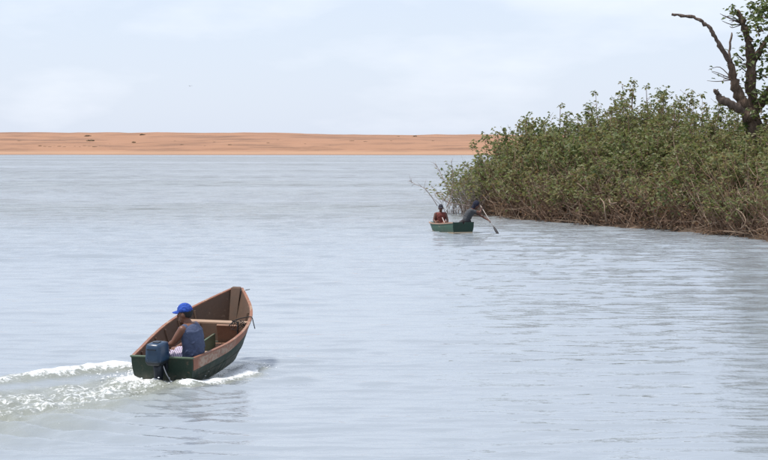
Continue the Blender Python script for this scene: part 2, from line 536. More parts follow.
def G(*pp): return [ground(a, b) for a, b in pp]
UPPER = G((131, 371), (95, 373), (55, 377), (10, 382), (-50, 389), (-140, 402))
LOWER = G((186, 388), (160, 399), (110, 412), (50, 424), (-10, 434), (-90, 446))
MIDDLE = G((158, 384), (110, 391), (55, 400), (-10, 408), (-100, 420))
BOWW = G((186, 390), (207, 387), (232, 379), (250, 370.5), (265, 371.5), (287, 373.5))
OUTER = G((192, 395), (232, 389), (262, 384), (300, 381))

def water_field(X, Y):
    """height and foam of the river surface at world X, Y"""
    r = np.random.default_rng(5)
    H = np.zeros(X.shape)
    wx = X + 0.9 * (fbm(X * 0.35, Y * 0.35, 3, 2) - 0.5); wy = Y + 0.7 * (fbm(X * 0.22 + 40, Y * 0.35, 9, 2) - 0.5)
    N = 60
    dyl = 0.03 + 0.002 * Y
    for i in range(N):
        lam = 0.32 * (4.5 / 0.32) ** (r.random() ** 1.25)
        ang = math.radians(90 + r.normal(0, 9 if i % 3 else 24))
        k = 2 * math.pi / lam
        slope = 0.0205 * (lam / 0.6) ** -0.75
        keep = np.clip((lam / dyl - 2.0) / 1.5, 0, 1)           # waves the sheet is too coarse for fade out
        H += keep * (slope / k) * np.sin(k * (math.cos(ang) * wx + math.sin(ang) * wy) + r.random() * 6.28)
    rough = np.interp(Y, [20, 45, 70, 95, 150, 440], [0.85, 1.05, 1.5, 2.0, 2.5, 3.2])
    rough = rough * (0.45 + 1.1 * fbm(X * 0.035, Y * 0.11, 21, 3))
    H = H + 2.2 * np.sign(H) * H * H                             # a little sharper at the crests
    H *= rough
    H *= 1 - 0.72 * np.exp(-((X + 3.0) / 1.2) ** 2) * np.exp(-((Y - 30.0) / 1.3) ** 2)     # the hull's wash has ironed the ripples out here
    H *= 1 - 0.75 * np.exp(-((X - 3.0) / 1.3) ** 2) * np.exp(-((Y - 77.5) / 4.5) ** 2)      # quiet water in the lee of the green boat
    foam = np.zeros(X.shape)
    near = (Y < 42) & (Y > 18) & (X < 4)
    x, y = X[near], Y[near]
    d, a = seg_dist(x, y, UPPER)
    rag = fbm(x * 2.2, y * 2.2, 31, 4); rag2 = fbm(x * 5, y * 5, 77, 3)
    h = 0.17 * np.exp(-(d / 0.33) ** 2) * (1 - 0.55 * a) * (0.25 + 0.9 * rag + 0.6 * rag2)
    f = (0.92 - 0.36 * a) * np.exp(-(d / 0.36) ** 2) * (0.55 + 0.9 * rag2)
    d2, a2 = seg_dist(x, y, LOWER)
    h += 0.07 * np.exp(-(d2 / 0.4) ** 2) * (1 - 0.6 * a2)
    dm, am = seg_dist(x, y, MIDDLE)
    wid = 0.7 + 1.8 * am
    core = np.exp(-(dm / wid) ** 2)
    f = np.maximum(f, (0.62 - 0.24 * am) * core)
    f = np.maximum(f, 1.25 * np.exp(-(dm / 0.5) ** 2) * np.clip(1 - am * 3.6, 0, 1))
    h += core * (rag - 0.5) * 0.26 * (1 - 0.4 * am) + core * (rag2 - 0.5) * 0.16
    h += 0.16 * np.exp(-(dm / 0.45) ** 2) * np.exp(-((am - 0.07) / 0.08) ** 2)
    db, ab = seg_dist(x, y, BOWW)
    pk = np.exp(-((ab - 0.60) / 0.13) ** 2)
    h += (0.05 + 0.07 * pk) * np.exp(-(db / 0.22) ** 2) * (0.6 + 0.8 * rag2) * np.clip((1 - ab) * 4, 0, 1)
    f = np.maximum(f, (0.80 + 0.7 * pk) * np.exp(-(db / (0.24 + 0.12 * pk)) ** 2) * np.clip((0.84 - ab) * 5, 0, 1))
    # wash spreading from the hull towards the camera
    do, ao = seg_dist(x, y, OUTER)
    h += 0.06 * np.exp(-(do / 0.25) ** 2)
    env = np.exp(-((x + 3.1) / 1.25) ** 2) * np.exp(-((y - 29.7) / 1.25) ** 2)
    h += 0.022 * env * np.sin(2 * math.pi * ((y - 0.25 * x) + 0.25 * np.sin(1.3 * x) + 0.5 * rag) / 0.62)
    sw = np.exp(-((x + 4.6) / 2.2) ** 2) * np.exp(-((y - 27.2) / 1.9) ** 2)
    h += 0.05 * sw * np.sin(2 * math.pi * (y + 0.5 * x + 0.3 * rag) / 0.95)
    f = np.maximum(f, 1.15 * np.exp(-((x + 2.36) / .24) ** 2) * np.exp(-((y - 34.5) / .6) ** 2))
    f = np.maximum(f, 0.42 * np.exp(-((x + 2.75) / .38) ** 2) * np.exp(-((y - 33.4) / .9) ** 2))
    f = np.maximum(f, 0.20 * np.exp(-(dm / (1.3 + 2.0 * am)) ** 2))
    f = np.maximum(f, 1.1 * np.exp(-((x + 4.02) / .42) ** 2) * np.exp(-((y - 32.5) / .7) ** 2))
    f *= (0.62 + 0.75 * rag)
    H[near] += h; foam[near] = np.clip(f, 0, 1)
    return H, foam

ys = [13.0]
while ys[-1] < 446: ys.append(ys[-1] + 0.03 + 0.002 * ys[-1])
ys = np.array(ys); NC = 430
u = np.linspace(-1, 1, NC)
hw = 0.205 * ys + 7.0
WX = u[None, :] * hw[:, None]; WY = np.repeat(ys[:, None], NC, 1)
WH, WF = water_field(WX, WY)
ed = np.clip((1 - np.abs(u)) / 0.05, 0, 1)[None, :] * np.clip((ys - 13) / 3, 0, 1)[:, None] * np.clip((446 - ys) / 20, 0, 1)[:, None]
WH *= ed
NR = len(ys)
V = np.stack([WX, WY, WH], -1).reshape(-1, 3)
idx = np.arange(NR * NC).reshape(NR, NC)
Q = np.stack([idx[:-1, :-1], idx[:-1, 1:], idx[1:, 1:], idx[1:, :-1]], -1).reshape(-1, 4)
nb0 = len(V)
y0, y1 = ys[0], ys[-1]; w0, w1 = hw[0], hw[-1]; BIG = 6000.0
ext = np.array([(-BIG, -300, 0), (BIG, -300, 0), (BIG, y0, 0), (w0, y0, 0), (-w0, y0, 0), (-BIG, y0, 0),
                (BIG, y1, 0), (w1, y1, 0), (-w1, y1, 0), (-BIG, y1, 0), (BIG, 9000, 0), (-BIG, 9000, 0)])
V = np.concatenate([V, ext])
faces = Q.tolist() + [tuple(nb0 + i for i in f) for f in ((0, 1, 2, 3, 4, 5), (3, 2, 6, 7), (5, 4, 8, 9), (9, 8, 7, 6, 10, 11))]
wme = bpy.data.meshes.new('water'); wme.from_pydata(V.tolist(), [], faces); wme.update()
at_ = wme.attributes.new('foam', 'FLOAT', 'POINT')
at_.data.foreach_set('value', np.concatenate([WF.reshape(-1), np.zeros(len(ext))]).astype(np.float32))
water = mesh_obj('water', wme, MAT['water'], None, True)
tag(water, 'pale grey rippled river water with the white wake of the motor boat', 'water', kind='structure')

def water_z(x, y):
    h, f = water_field(np.array([x], float), np.array([y], float))
    return float(h[0])

# white spray thrown up round the stern and the bow wave
def spray(name, label, centres, n):
    vs_, fs = [], []
    for i in range(n):
        c, sx, sy, sz_, rmax = random.choice(centres)
        p = Vector((random.gauss(c.x, sx), random.gauss(c.y, sy), 0))
        zz = abs(random.gauss(0, sz_))
        r = rmax * (0.25 + 0.75 * random.random() ** 2)
        p.z = zz + random.uniform(0.0, 0.03)
        b = len(vs_)
        for dx, dy, dz in ((1, 0, 0), (-1, 0, 0), (0, 1, 0), (0, -1, 0), (0, 0, 1), (0, 0, -1)):
            j = random.uniform(0.6, 1.3)
            vs_.append((p.x + dx * r * j * 1.5, p.y + dy * r * j, p.z + dz * r * j * 0.8))
        fs += [(b+0, b+2, b+4), (b+2, b+1, b+4), (b+1, b+3, b+4), (b+3, b+0, b+4), (b+2, b+0, b+5), (b+1, b+2, b+5), (b+3, b+1, b+5), (b+0, b+3, b+5)]
    me = bpy.data.meshes.new(name); me.from_pydata(vs_, [], fs); me.update()
    o = mesh_obj(name, me, MAT['spray'])
    return tag(o, label, 'spray', kind='stuff')
spray('stern_spray', 'white churned spray behind the motor boat transom',
      [(ground(142, 382), .35, .15, .06, .018), (ground(165, 388), .30, .15, .04, .018), (ground(136, 378), .10, .08, .05, .011)], 900)
spray('bow_spray', 'small white splash beside the starboard bow of the motor boat',
      [(ground(252, 370), .14, .10, .05, .012), (ground(240, 376), .16, .06, .02, .010)], 420)

# ------------------------------------------------------------------ far sand spit
nx_, ny_ = 150, 46
gx = np.linspace(-260, 260, nx_); gy = np.concatenate([np.linspace(436, 470, 14), np.linspace(473, 640, 24), np.linspace(650, 900, 8)])
SX, SY = np.meshgrid(gx, gy)
edge = 441 + 10 * (fbm(SX * 0.012, SX * 0 + 3.3, 5, 3) - 0.5) * 2 + np.interp(SX, [-90, 40], [4, 0])
dd = SY - edge
prof = np.interp(dd, [-8, 0, 4, 16, 22, 45, 75, 140, 460], [-0.9, 0.0, 0.35, 0.75, 1.5, 3.2, 4.5, 4.7, 4.4])
side = np.interp(SX, [-110, -30, 30, 120], [1.07, 1.06, 0.915, 0.86])
SZ = prof * np.where(dd > 18, side, 1) + np.clip(dd / 30, 0, 1) * (1.7 * (fbm(SX * 0.035, SY * 0.03, 41, 4) - 0.5) + 0.35 * (fbm(SX * 0.2, SY * 0.1, 51, 3) - 0.5))
idx = np.arange(SX.size).reshape(SX.shape)
Q = np.stack([idx[:-1, :-1], idx[:-1, 1:], idx[1:, 1:], idx[1:, :-1]], -1).reshape(-1, 4)
sme = bpy.data.meshes.new('sand_spit'); sme.from_pydata(np.stack([SX, SY, SZ], -1).reshape(-1, 3).tolist(), [], Q.tolist()); sme.update()
sand = mesh_obj('sandbank', sme, MAT['sand'], None, True)
tag(sand, 'long low orange sandbank across the river mouth', 'sandbank', kind='structure')
def sand_z(x, y):
    i = int(np.clip(np.searchsorted(gx, x) - 1, 0, nx_ - 2)); j = int(np.clip(np.searchsorted(gy, y) - 1, 0, len(gy) - 2))
    fx, fy = (x - gx[i]) / (gx[i+1] - gx[i]), (y - gy[j]) / (gy[j+1] - gy[j])
    return float((SZ[j, i]*(1-fx) + SZ[j, i+1]*fx)*(1-fy) + (SZ[j+1, i]*(1-fx) + SZ[j+1, i+1]*fx)*fy)

def leaf_arrays(P, D, L, W, droop=0.0):
    """folded four-cornered leaves: base points P, directions D, lengths L, widths W"""
    n = len(P)
    D = D / np.linalg.norm(D, axis=1, keepdims=True)
    up = rng.normal(0, 0.5, (n, 3)); up[:, 2] += 1.0
    S = np.cross(D, up); S /= np.linalg.norm(S, axis=1, keepdims=True) + 1e-9
    Nn = np.cross(S, D)
    tip = P + D * L[:, None]; tip[:, 2] -= droop * L
    mid = P + D * (L * 0.5)[:, None]
    lf = mid + S * (W * 0.5)[:, None] + Nn * (W * 0.18)[:, None]
    rt = mid - S * (W * 0.5)[:, None] + Nn * (W * 0.18)[:, None]
    Vv = np.stack([P, rt, tip, lf], 1).reshape(-1, 3)
    b = np.arange(n) * 4
    F = np.concatenate([np.stack([b, b+1, b+2], 1), np.stack([b, b+2, b+3], 1)])
    return Vv, F

def mesh_np(name, Vv, F):
    me = bpy.data.meshes.new(name); me.from_pydata(Vv.tolist(), [], F.tolist()); me.update()
    return me

# low scrub on the sand
def scrub_mesh(k):
    bm = bmesh.new(); bmesh.ops.create_icosphere(bm, subdivisions=3, radius=1.0)
    for v in bm.verts:
        j = random.uniform(0.55, 1.25)
        v.co = Vector((v.co.x * 0.9 * j, v.co.y * 0.7 * j, max(-0.05, v.co.z * 0.36 * j)))
    me = bpy.data.meshes.new('dune_scrub_%d' % k); bm.to_mesh(me); bm.free()
    return me
SCR = [scrub_mesh(k) for k in range(4)]
for m_ in SCR: m_.materials.append(MAT['scrub'])
scr = [(91, 141, 2.6, 0.8, 'dark low scrub patch on the sand, widest of the left bank patches'),
       (134, 143, 1.3, 1.5, 'small dark upright bush on the orange sand left of centre'),
       (143, 131.6, 1.6, 1.1, 'tiny dark shrub on the sand skyline, left part of the picture'),
       (88, 132, 2.6, 0.5, 'flat scrub on the sand skyline near the left edge'),
       (415, 134.6, 1.5, 1.2, 'tiny dark shrub on the sand skyline left of the thicket'),
       (398, 135.5, 1.3, 0.8, 'faint low tuft on the sand skyline right of centre')]
more = [(20, 141), (60, 140), (110, 144), (175, 141), (182, 145), (205, 146), (230, 145), (268, 143), (278, 140), (300, 142), (305, 144), (352, 141), (366, 142), (391, 141), (433, 141), (447, 143), (215, 142), (330, 145)]
more += [(40 + 5 * q, 146 + (q % 3) * 0.5) for q in range(15)]
for px, py in more:
    scr.append((px, py, random.uniform(0.9, 1.9), random.uniform(0.35, 0.7), None))
for i, (px, py, s_, h_, lab) in enumerate(scr):
    s_ *= 0.55 if lab else 0.44; h_ *= 0.9
    # follow the sight line to the sand surface
    best = None
    for d in np.arange(446, 560, 1.0):
        p = at(px, py, d)
        z = sand_z(p.x, p.y)
        if z >= p.z: best = (p.x, p.y, z); break
    if best is None:
        d = 512 if lab else 500; p = at(px, py, d); best = (p.x, p.y, sand_z(p.x, p.y))
    o = mesh_obj('dune_scrub', SCR[i % 4], None)
    o.location = (best[0], best[1], best[2] - 0.05); o.scale = (s_, s_, s_ * h_); o.rotation_euler.z = random.random() * 6.28
    tag(o, lab or 'faint brown tuft of dry scrub scattered on the orange sandbank', 'scrub', 'scrub dotted over the sandbank')

# ------------------------------------------------------------------ right bank and its thicket
SHORE = [(4.7, 119), (4.6, 108), (5.8, 98.5), (7.7, 94), (9.9, 89.5), (13.1, 83), (14.9, 77), (17.5, 71), (21, 64)]
def shore(u_):
    i = min(int(u_), len(SHORE) - 2); f = u_ - i
    a, b = SHORE[i], SHORE[i+1]
    return Vector((a[0] + (b[0]-a[0])*f, a[1] + (b[1]-a[1])*f, 0))
INL = Vector((0.9, 0.435, 0))
mv, mf = [], []
ts = np.linspace(0, len(SHORE) - 1.001, 60)
cross = [(-1.2, -0.5), (-0.2, -0.08), (0.5, 0.12), (1.5, 0.3), (4, 0.5), (9, 0.7), (40, 1.0)]
for u_ in ts:
    p = shore(u_)
    for (d, z) in cross:
        q = p + INL * (d + 0.35 * math.sin(u_ * 7.3) + 0.2 * math.sin(u_ * 19))
        mv.append((q.x, q.y, z + (0.08 * math.sin(u_ * 31 + d) if z > 0 else 0)))
nc_ = len(cross)
for i in range(len(ts) - 1):
    for k in range(nc_ - 1):
        mf.append((i*nc_ + k, i*nc_ + k + 1, (i+1)*nc_ + k + 1, (i+1)*nc_ + k))
bme = bpy.data.meshes.new('river_bank'); bme.from_pydata(mv, [], mf); bme.update()
tag(mesh_obj('river_bank', bme, MAT['mud'], None, True), 'muddy river bank under the green thicket', 'bank', kind='structure')

def grow_shrub(H, R, nstem, nleaf_per, leafy_from=0.35, dead=False, leaf=(0.145, 0.25), thin=1.0):
    """stems and leaf tufts of one shrub, base at the origin"""
    st = MB(); LP, LD = [], []
    for i in range(nstem):
        a = random.random() * 6.283
        lean = random.random() ** 0.7 * R
        h = H * (0.52 + 0.42 * random.random()) * (1 - 0.28 * (lean / R)) * (1.10 if random.random() < 0.14 else 1.0)
        b = Vector((random.gauss(0, 0.22), random.gauss(0, 0.22), -0.1))
        tip = Vector((math.cos(a) * lean, math.sin(a) * lean, h))
        pts = []
        for k in range(6):
            f = k / 5
            q = b.lerp(tip, f); q.z = b.z + (tip.z - b.z) * (f ** 0.85)
            q += Vector((random.gauss(0, 0.09), random.gauss(0, 0.09), 0)) * math.sin(f * 3.14) * (H / 4)
            pts.append(q)
        r0 = (0.022 + 0.006 * H * random.random()) * thin
        st.tube(pts, [r0 * (1 - 0.75 * k / 5) for k in range(6)], 4, False)
        # side twigs
        for j in range(int(7 + H)):
            f = leafy_from + (1 - leafy_from) * random.random() ** 0.8
            k = min(int(f * 5), 4); q = pts[k].lerp(pts[k+1], f * 5 - k)
            a2 = random.random() * 6.283
            ln = random.uniform(0.25, 0.8) * (1.25 - 0.6 * f)
            e = q + Vector((math.cos(a2) * ln * 0.75, math.sin(a2) * ln * 0.75, ln * random.uniform(0.15, 0.9)))
            st.tube([q, q.lerp(e, 0.5) + Vector((0, 0, -0.03)), e], [0.012 * thin, 0.009 * thin, 0.005 * thin], 3, False)
            m = int(nleaf_per * random.uniform(0.5, 1.3))
            for _ in range(m):
                g = random.uniform(0.45, 1.05)
                LP.append(q.lerp(e, g) + Vector((random.gauss(0, .035), random.gauss(0, .035), random.gauss(0, .035))))
                aa = random.random() * 6.283
                LD.append((math.cos(aa), math.sin(aa), random.uniform(-0.75, 0.55)))
        for _ in range(int(nleaf_per * 1.6)):                   # tuft at the tip
            LP.append(pts[-1] + Vector((random.gauss(0, .06), random.gauss(0, .06), random.gauss(-0.05, .08))))
            aa = random.random() * 6.283
            LD.append((math.cos(aa), math.sin(aa), random.uniform(-0.6, 0.7)))
    n = len(LP)
    LP, LD = np.array([tuple(p) for p in LP]), np.array(LD, float)
    Ls = rng.uniform(leaf[0], leaf[1], n)
    Vv, F = leaf_arrays(LP, LD, Ls, Ls * rng.uniform(0.48, 0.68, n), 0.15)
    return st.mesh('shrub_stem'), mesh_np('shrub_foliage', Vv, F)

def put_shrub(var, name, loc, rz, sc_, label, group, cat='shrub', mats=('stem', 'leaf')):
    e = empty(name, loc); e.rotation_euler.z = rz; e.scale = sc_
    tag(e, label, cat, group)
    for nm, me, mt in (('stem', var[0], mats[0]), ('foliage', var[1], mats[1])):
        if not me.materials: me.materials.append(MAT[mt])
        o = bpy.data.objects.new(nm, me); o.parent = e; link(o)
        if nm == 'foliage': o['kind'] = 'stuff'
    return e

random.seed(21)
TALL = [grow_shrub(6.0, 1.8, 22, 4.8, 0.40) for _ in range(5)]
MIDV = [grow_shrub(4.2, 1.6, 24, 4.4, 0.32) for _ in range(5)]
LOWV = [grow_shrub(2.7, 1.4, 28, 3.0, 0.24) for _ in range(4)]
SPARSE = [grow_shrub(3.0, 1.9, 24, 1.5, 0.35, leaf=(0.18, 0.28), thin=0.5) for _ in range(4)]
GRP = 'shrubs of the riverside thicket'
L_FRONT = 'leafy shrub of the waterside row '
L_MID = 'olive green shrub packed inside the thicket '
L_TOP = 'tall rear shrub against the sky '
def where(px):
    if px < 540: return 'at the left end behind the green boat'
    if px < 620: return 'left of and below the tallest sprigs'
    if px < 700: return 'between the tallest sprigs and the old tree'
    return 'below and beside the old tree'
def height_here(u_):   # how tall the thicket stands along the bank
    return float(np.interp(u_, [0, 1, 1.6, 2.2, 3, 4, 6, 8], [0.7, 1.2, 1.27, 1.15, 1.01, 0.98, 1.01, 1.0]))
uu = 0.9
k = 0
while uu < 7.3:                                                 # waterside row
    p = shore(uu) + INL * random.uniform(0.5, 1.0)
    s_ = height_here(uu) * random.uniform(0.85, 1.15)
    put_shrub(LOWV[k % 4], 'thicket_shrub', (p.x, p.y, 0.05), random.random() * 6.28, (1.05, 1.05, s_), L_FRONT + where(CX + p.x / p.y * FPX), GRP)
    k += 1; uu += 0.26 * (0.8 if uu < 2 else 1.0)
for inl, var, z0, step, lab in ((2.1, MIDV, 0.2, 0.27, L_MID), (3.7, MIDV, 0.35, 0.29, L_MID), (5.6, TALL, 0.4, 0.30, L_MID), (8.0, TALL, 0.5, 0.30, L_TOP), (10.5, TALL, 0.55, 0.36, L_TOP)):
    uu = 1.0 + 0.03 * inl
    while uu < 7.0:
        p = shore(uu) + INL * (inl + random.uniform(-0.5, 0.5))
        hh = height_here(uu) * random.uniform(0.86, 1.06) * (1.12 if inl == 3.7 else 1.0) * (0.93 if inl == 5.6 else 1.0)
        px = CX + p.x / p.y * FPX
        if px < 830:
            put_shrub(var[k % 5], 'thicket_shrub', (p.x, p.y, z0), random.random() * 6.28, (1.05, 1.05, hh), lab + where(px), GRP)
        k += 1; uu += step
for i, (px, d, rz, s_, lab) in enumerate(((452, 104, 0.3, (1.0, 1.0, 0.8), 'sparse bare-twigged shrub at the tip of the thicket, farthest left'),
                                     (470, 101, 2.1, (1.1, 1.1, 1.05), 'thin twiggy shrub with few leaves behind the leaning paddler'),
                                     (484, 103, 4.0, (1.1, 1.1, 1.25), 'loose open shrub at the left end of the thicket against the sandbank'),
                                     (462, 106, 5.2, (1.0, 1.0, 1.1), 'wispy leafy shrub rising just above the gap between the two men'))):
    p = at(px, 200, d)
    put_shrub(SPARSE[i], 'twiggy_shrub', (p.x, p.y, -0.1), rz, s_, lab, 'sparse shrubs at the tip', mats=('pale_twig', 'leaf'))
for m_ in SPARSE:
    m_[0].materials.clear(); m_[0].materials.append(MAT['pale_twig'])

# dry tangle along the water's edge
random.seed(5)
tw = MB()
LP, LD = [], []
for i in range(6800):
    uu = random.uniform(0.75, 7.3)
    p = shore(uu) + INL * random.uniform(-0.35, 1.3)
    z = abs(random.gauss(0, 0.85)) * min(1, uu / 1.6); p = p + INL * (0.35 * z)
    a = random.random() * 6.283; ln = random.uniform(0.35, 1.3)
    d = Vector((math.cos(a), math.sin(a), random.uniform(-0.35, 1.7))) * ln
    q = Vector((p.x, p.y, z - 0.05))
    e = q + d
    if e.z < -0.1: e.z = -0.1
    mid_ = q.lerp(e, 0.5) + Vector((random.gauss(0, .09), random.gauss(0, .09), random.gauss(0, .07)))
    r = random.uniform(0.005, 0.015)
    tw.tube([q, mid_, e], [r, r * 0.8, r * 0.4], 3, False)
    if random.random() < 0.75:
        for _ in range(2):
            LP.append(tuple(q.lerp(e, random.random()) + Vector((random.gauss(0, .06), random.gauss(0, .06), random.gauss(0, .06))))); LD.append((random.gauss(0, 1), random.gauss(0, 1), random.gauss(0, .5)))
tag(tw.build('brushwood', MAT['brush']), 'tangle of dry reddish brown twigs along the water edge of the thicket', 'brushwood', kind='stuff')
LP, LD = np.array(LP), np.array(LD); n = len(LP)
Ls = rng.uniform(0.08, 0.17, n)
dl = mesh_obj('dead_leaves', mesh_np('dead_leaves', *leaf_arrays(LP, LD, Ls, Ls * 0.5)), MAT['leaf_dead'])
tag(dl, 'withered brown leaves hanging in the dry twigs at the water edge', 'dead leaves', kind='stuff')

def branch(name, mb, pts, r0, r1, forks=3, spread=0.5, flen=0.5):
    path = smooth_path(pts, 4); n = len(path)
    mb.tube(path, [r0 + (r1 - r0) * i / (n - 1) for i in range(n)], 5)
    for j in range(forks):
        i = int(n * random.uniform(0.35, 0.95)); i = min(i, n - 2)
        t_ = (path[i+1] - path[i]).normalized()
        dv = (t_ + Vector((random.gauss(0, spread), random.gauss(0, spread), random.gauss(0.1, spread)))).normalized()
        q = path[i]; ln = flen * random.uniform(0.5, 1.2)
        mb.tube([q, q + dv * ln * 0.5 + Vector((0, 0, random.gauss(0, .04))), q + dv * ln], [r1 * 1.4, r1, r1 * 0.5], 4)
BR = [([(437.5, 206, 100), (431, 196, 100), (424, 188, 100), (415, 184, 100.4), (409, 180, 100.6)], .020, .008, 10, 'pale bare branch reaching left over open water beside the seated man'),
      ([(447, 207, 101), (452, 192, 101.4), (453, 176, 101.6), (451, 160, 101.8)], .03, .01, 8, 'upright bare twig standing at the thicket tip above the two men'),
      ([(459, 205, 101), (449, 190, 100.6), (440, 172, 100.8), (437, 166, 101)], .028, .009, 8, 'thin bare branch fanning up and left from the thicket tip'),
      ([(470, 206, 99), (459, 204, 98.4), (447, 202, 98), (442, 199, 98)], .03, .010, 8, 'low bare branch trailing over the water between the two men'),
      ([(573, 207, 92), (581, 199, 91.2), (585, 190, 91), (577, 183, 91.4)], .045, .018, 2, 'pale crooked stick leaning in the dry twigs left of centre of the bank'),
      ([(607, 222, 88.5), (605, 211, 88.3), (604, 203, 88.5), (600, 198, 89)], .04, .02, 2, 'pale upright stick in the brushwood nearest the water'),
      ([(617, 203, 88.2), (611, 203.5, 88.0), (609, 199, 88.2)], .05, .03, 0, 'short light broken branch end catching the sun in the brushwood'),
      ([(748, 234, 78.2), (736, 232, 78), (724, 231, 78.4)], .035, .015, 2, 'pale branch lying level just above the water at right'),
      ([(760, 212, 79), (752, 205, 78.6), (744, 199, 79), (738, 192, 79.6)], .03, .012, 3, 'slanting pale branch in the leaves at the right edge'),
      ([(741, 229, 78.2), (746, 222, 78), (743, 214, 78.4), (735, 208, 79)], .03, .012, 3, 'forked tan twig above the level pale branch at right')]
for pts, r0, r1, fk, lab in BR:
    mb = MB(); branch('b', mb, [at(*q) for q in pts], r0, r1, fk)
    tag(mb.build('bare_branch', MAT['tan_stick'] if pts[0][0] > 500 else MAT['pale_twig'], None, True), lab, 'branch', 'bare pale branches of the bank')

# ------------------------------------------------------------------ old tree at the right edge
random.seed(3)
TD = 89.5
tb = at(757, 205, TD); tb.z = 0.4
tree = empty('old_tree', tb)
tag(tree, 'old half dead tree with gnarled double trunk and bare crooked limb', 'tree')
def limb(name, pts, radii, mat, sides=10, knob=0.17):
    path = smooth_path([at(px, py, d) for px, py, d in pts], 5); n = len(path)
    rr = np.interp(np.linspace(0, 1, n), np.linspace(0, 1, len(radii)), radii)
    rr = [r * 0.62 * (1 + random.gauss(0, knob)) for r in rr]
    path = [p + Vector((random.gauss(0, .02), random.gauss(0, .02), random.gauss(0, .02))) for p in path]
    mb = MB(); mb.tube(path, rr, sides)
    jit = 0.10 * float(np.mean(rr))
    mb.v = [(x_ + random.gauss(0, jit), y_ + random.gauss(0, jit), z_ + random.gauss(0, jit)) for x_, y_, z_ in mb.v]
    return mb.build(name, mat, tree, True, off=tuple(tb))
limb('trunk', [(760, 215, TD), (758, 165, TD), (756, 135, TD), (752, 110, TD), (750, 85, TD), (750, 60, TD), (747, 40, TD), (741, 22, TD), (736.5, 12, TD)], [.78, .66, .58, .46, .41, .38, .33, .23, .12], MAT['bark'])
limb('trunk', [(758, 150, TD - .3), (752, 125, TD - .4), (744, 108, TD - .5), (737, 92, TD - .5), (732, 76, TD - .6), (729, 62, TD - .6)], [.45, .42, .40, .34, .26, .20], MAT['bark'])
limb('dead_limb', [(729, 63, TD - .6), (722, 51, TD - .8), (714, 38, TD - 1.0), (707, 27, TD - 1.1), (699, 21, TD - 1.2), (688, 17, TD - 1.2), (671, 15.5, TD - 1.3)], [.20, .17, .15, .14, .12, .11, .09], MAT['deadwood'], 8)
limb('dead_stub', [(728, 62, TD - .6), (729, 50, TD - .5), (731, 33, TD - .4)], [.12, .10, .05], MAT['deadwood'], 7)
limb('broken_stump', [(746, 113, TD - .5), (733, 106, TD - .7), (722, 100, TD - .8), (716, 94, TD - .8), (713, 90, TD - .9)], [.36, .32, .27, .19, .10], MAT['deadwood'], 9, 0.2)
limb('broken_stump', [(722, 99, TD - .8), (718, 96, TD - .8), (717, 90, TD - .8)], [.12, .10, .04], MAT['deadwood'], 7)
limb('limb', [(752, 118, TD), (766, 95, TD + .5), (785, 70, TD + 1), (815, 40, TD + 1.5), (850, -20, TD + 2)], [.40, .34, .28, .2, .1], MAT['bark'])
limb('limb', [(750, 70, TD), (760, 50, TD + .6), (775, 25, TD + 1), (790, -20, TD + 1.2), (800, -70, TD + 1.5)], [.18, .16, .14, .11, .06], MAT['bark'])
limb('limb', [(758, 140, TD), (775, 120, TD - 1), (800, 105, TD - 2), (830, 85, TD - 2.5)], [.28, .24, .18, .1], MAT['bark'])
limb('limb', [(785, -5, TD + 1), (765, -25, TD + .5), (745, -30, TD), (735, -20, TD - .2)], [.1, .08, .06, .03], MAT['bark'])
# leafy twigs: clusters along short branchlets
tw = MB(); LP, LD = [], []
def leafy(px, py, d, px2, py2, d2, n, spread=0.32, ll=0):
    a, b = at(px, py, d), at(px2, py2, d2)
    m = a.lerp(b, .5) + Vector((random.gauss(0, .12), random.gauss(0, .12), random.gauss(0.05, .1)))
    path = smooth_path([a, m, b], 4)
    tw.tube(path, [.035 - .025 * i / (len(path)-1) for i in range(len(path))], 4)
    for _ in range(n):
        f = random.uniform(0.35, 1.02); i = min(int(f * (len(path)-1)), len(path) - 2)
        q = path[i].lerp(path[i+1], random.random())
        LP.append(tuple(q + Vector((random.gauss(0, spread), random.gauss(0, spread), random.gauss(0, spread * .7)))))
        aa = random.random() * 6.28; LD.append((math.cos(aa), math.sin(aa), random.uniform(-.8, .5)))
leafy(738, 14, TD, 729, 8, TD - .2, 16, .13)
leafy(738, 14, TD, 731, 14, TD - .2, 8, .10)
for _ in range(7): leafy(741, 25, TD, random.uniform(718, 730), random.uniform(14, 28), TD + random.uniform(-.5, .5), 1, .05)
for _ in range(6): leafy(732, 80, TD, random.uniform(706, 725), random.uniform(68, 82), TD + random.uniform(-.5, .5), 1, .08)
for _ in range(390):                                            # the leafy right half
    px = random.uniform(745, 850); py = random.uniform(-270, 150)
    if px < 756 and 28 < py < 60: continue
    leafy(px + random.uniform(5, 25), py + random.uniform(0, 25), TD + random.uniform(-2, 3), px, py, TD + random.uniform(-2, 3), random.randint(9, 28), .28)
for px, py, n in ((755, 3, 30), (762, 10, 34), (750, 12, 22), (744, 5, 18), (752, 26, 10), (748, 31, 16), (742, 34, 10), (740, 46, 12), (737, 60, 18), (752, 58, 16), (760, 45, 18), (763, 60, 24), (756, 72, 26), (764, 78, 26), (741, 75, 10), (735, 66, 9), (758, 92, 30), (766, 100, 40), (748, 98, 12), (762, 118, 30), (745, 122, 30), (768, 20, 26), (742, 36, 10), (733, 55, 6)):
    leafy(px + 10, py + 6, TD + random.uniform(-.6, .6), px, py, TD + random.uniform(-.8, .4), n, .2)
tw.build('twig', MAT['bark'], tree, True, off=tuple(tb))
LP, LD = np.array(LP) - np.array(tuple(tb)), np.array(LD); n = len(LP)
Ls = rng.uniform(0.20, 0.34, n)
cr = mesh_obj('crown', mesh_np('crown', *leaf_arrays(LP, LD, Ls, Ls * rng.uniform(.48, .66, n), .1)), MAT['leaf_tree'], tree)
cr['kind'] = 'stuff'

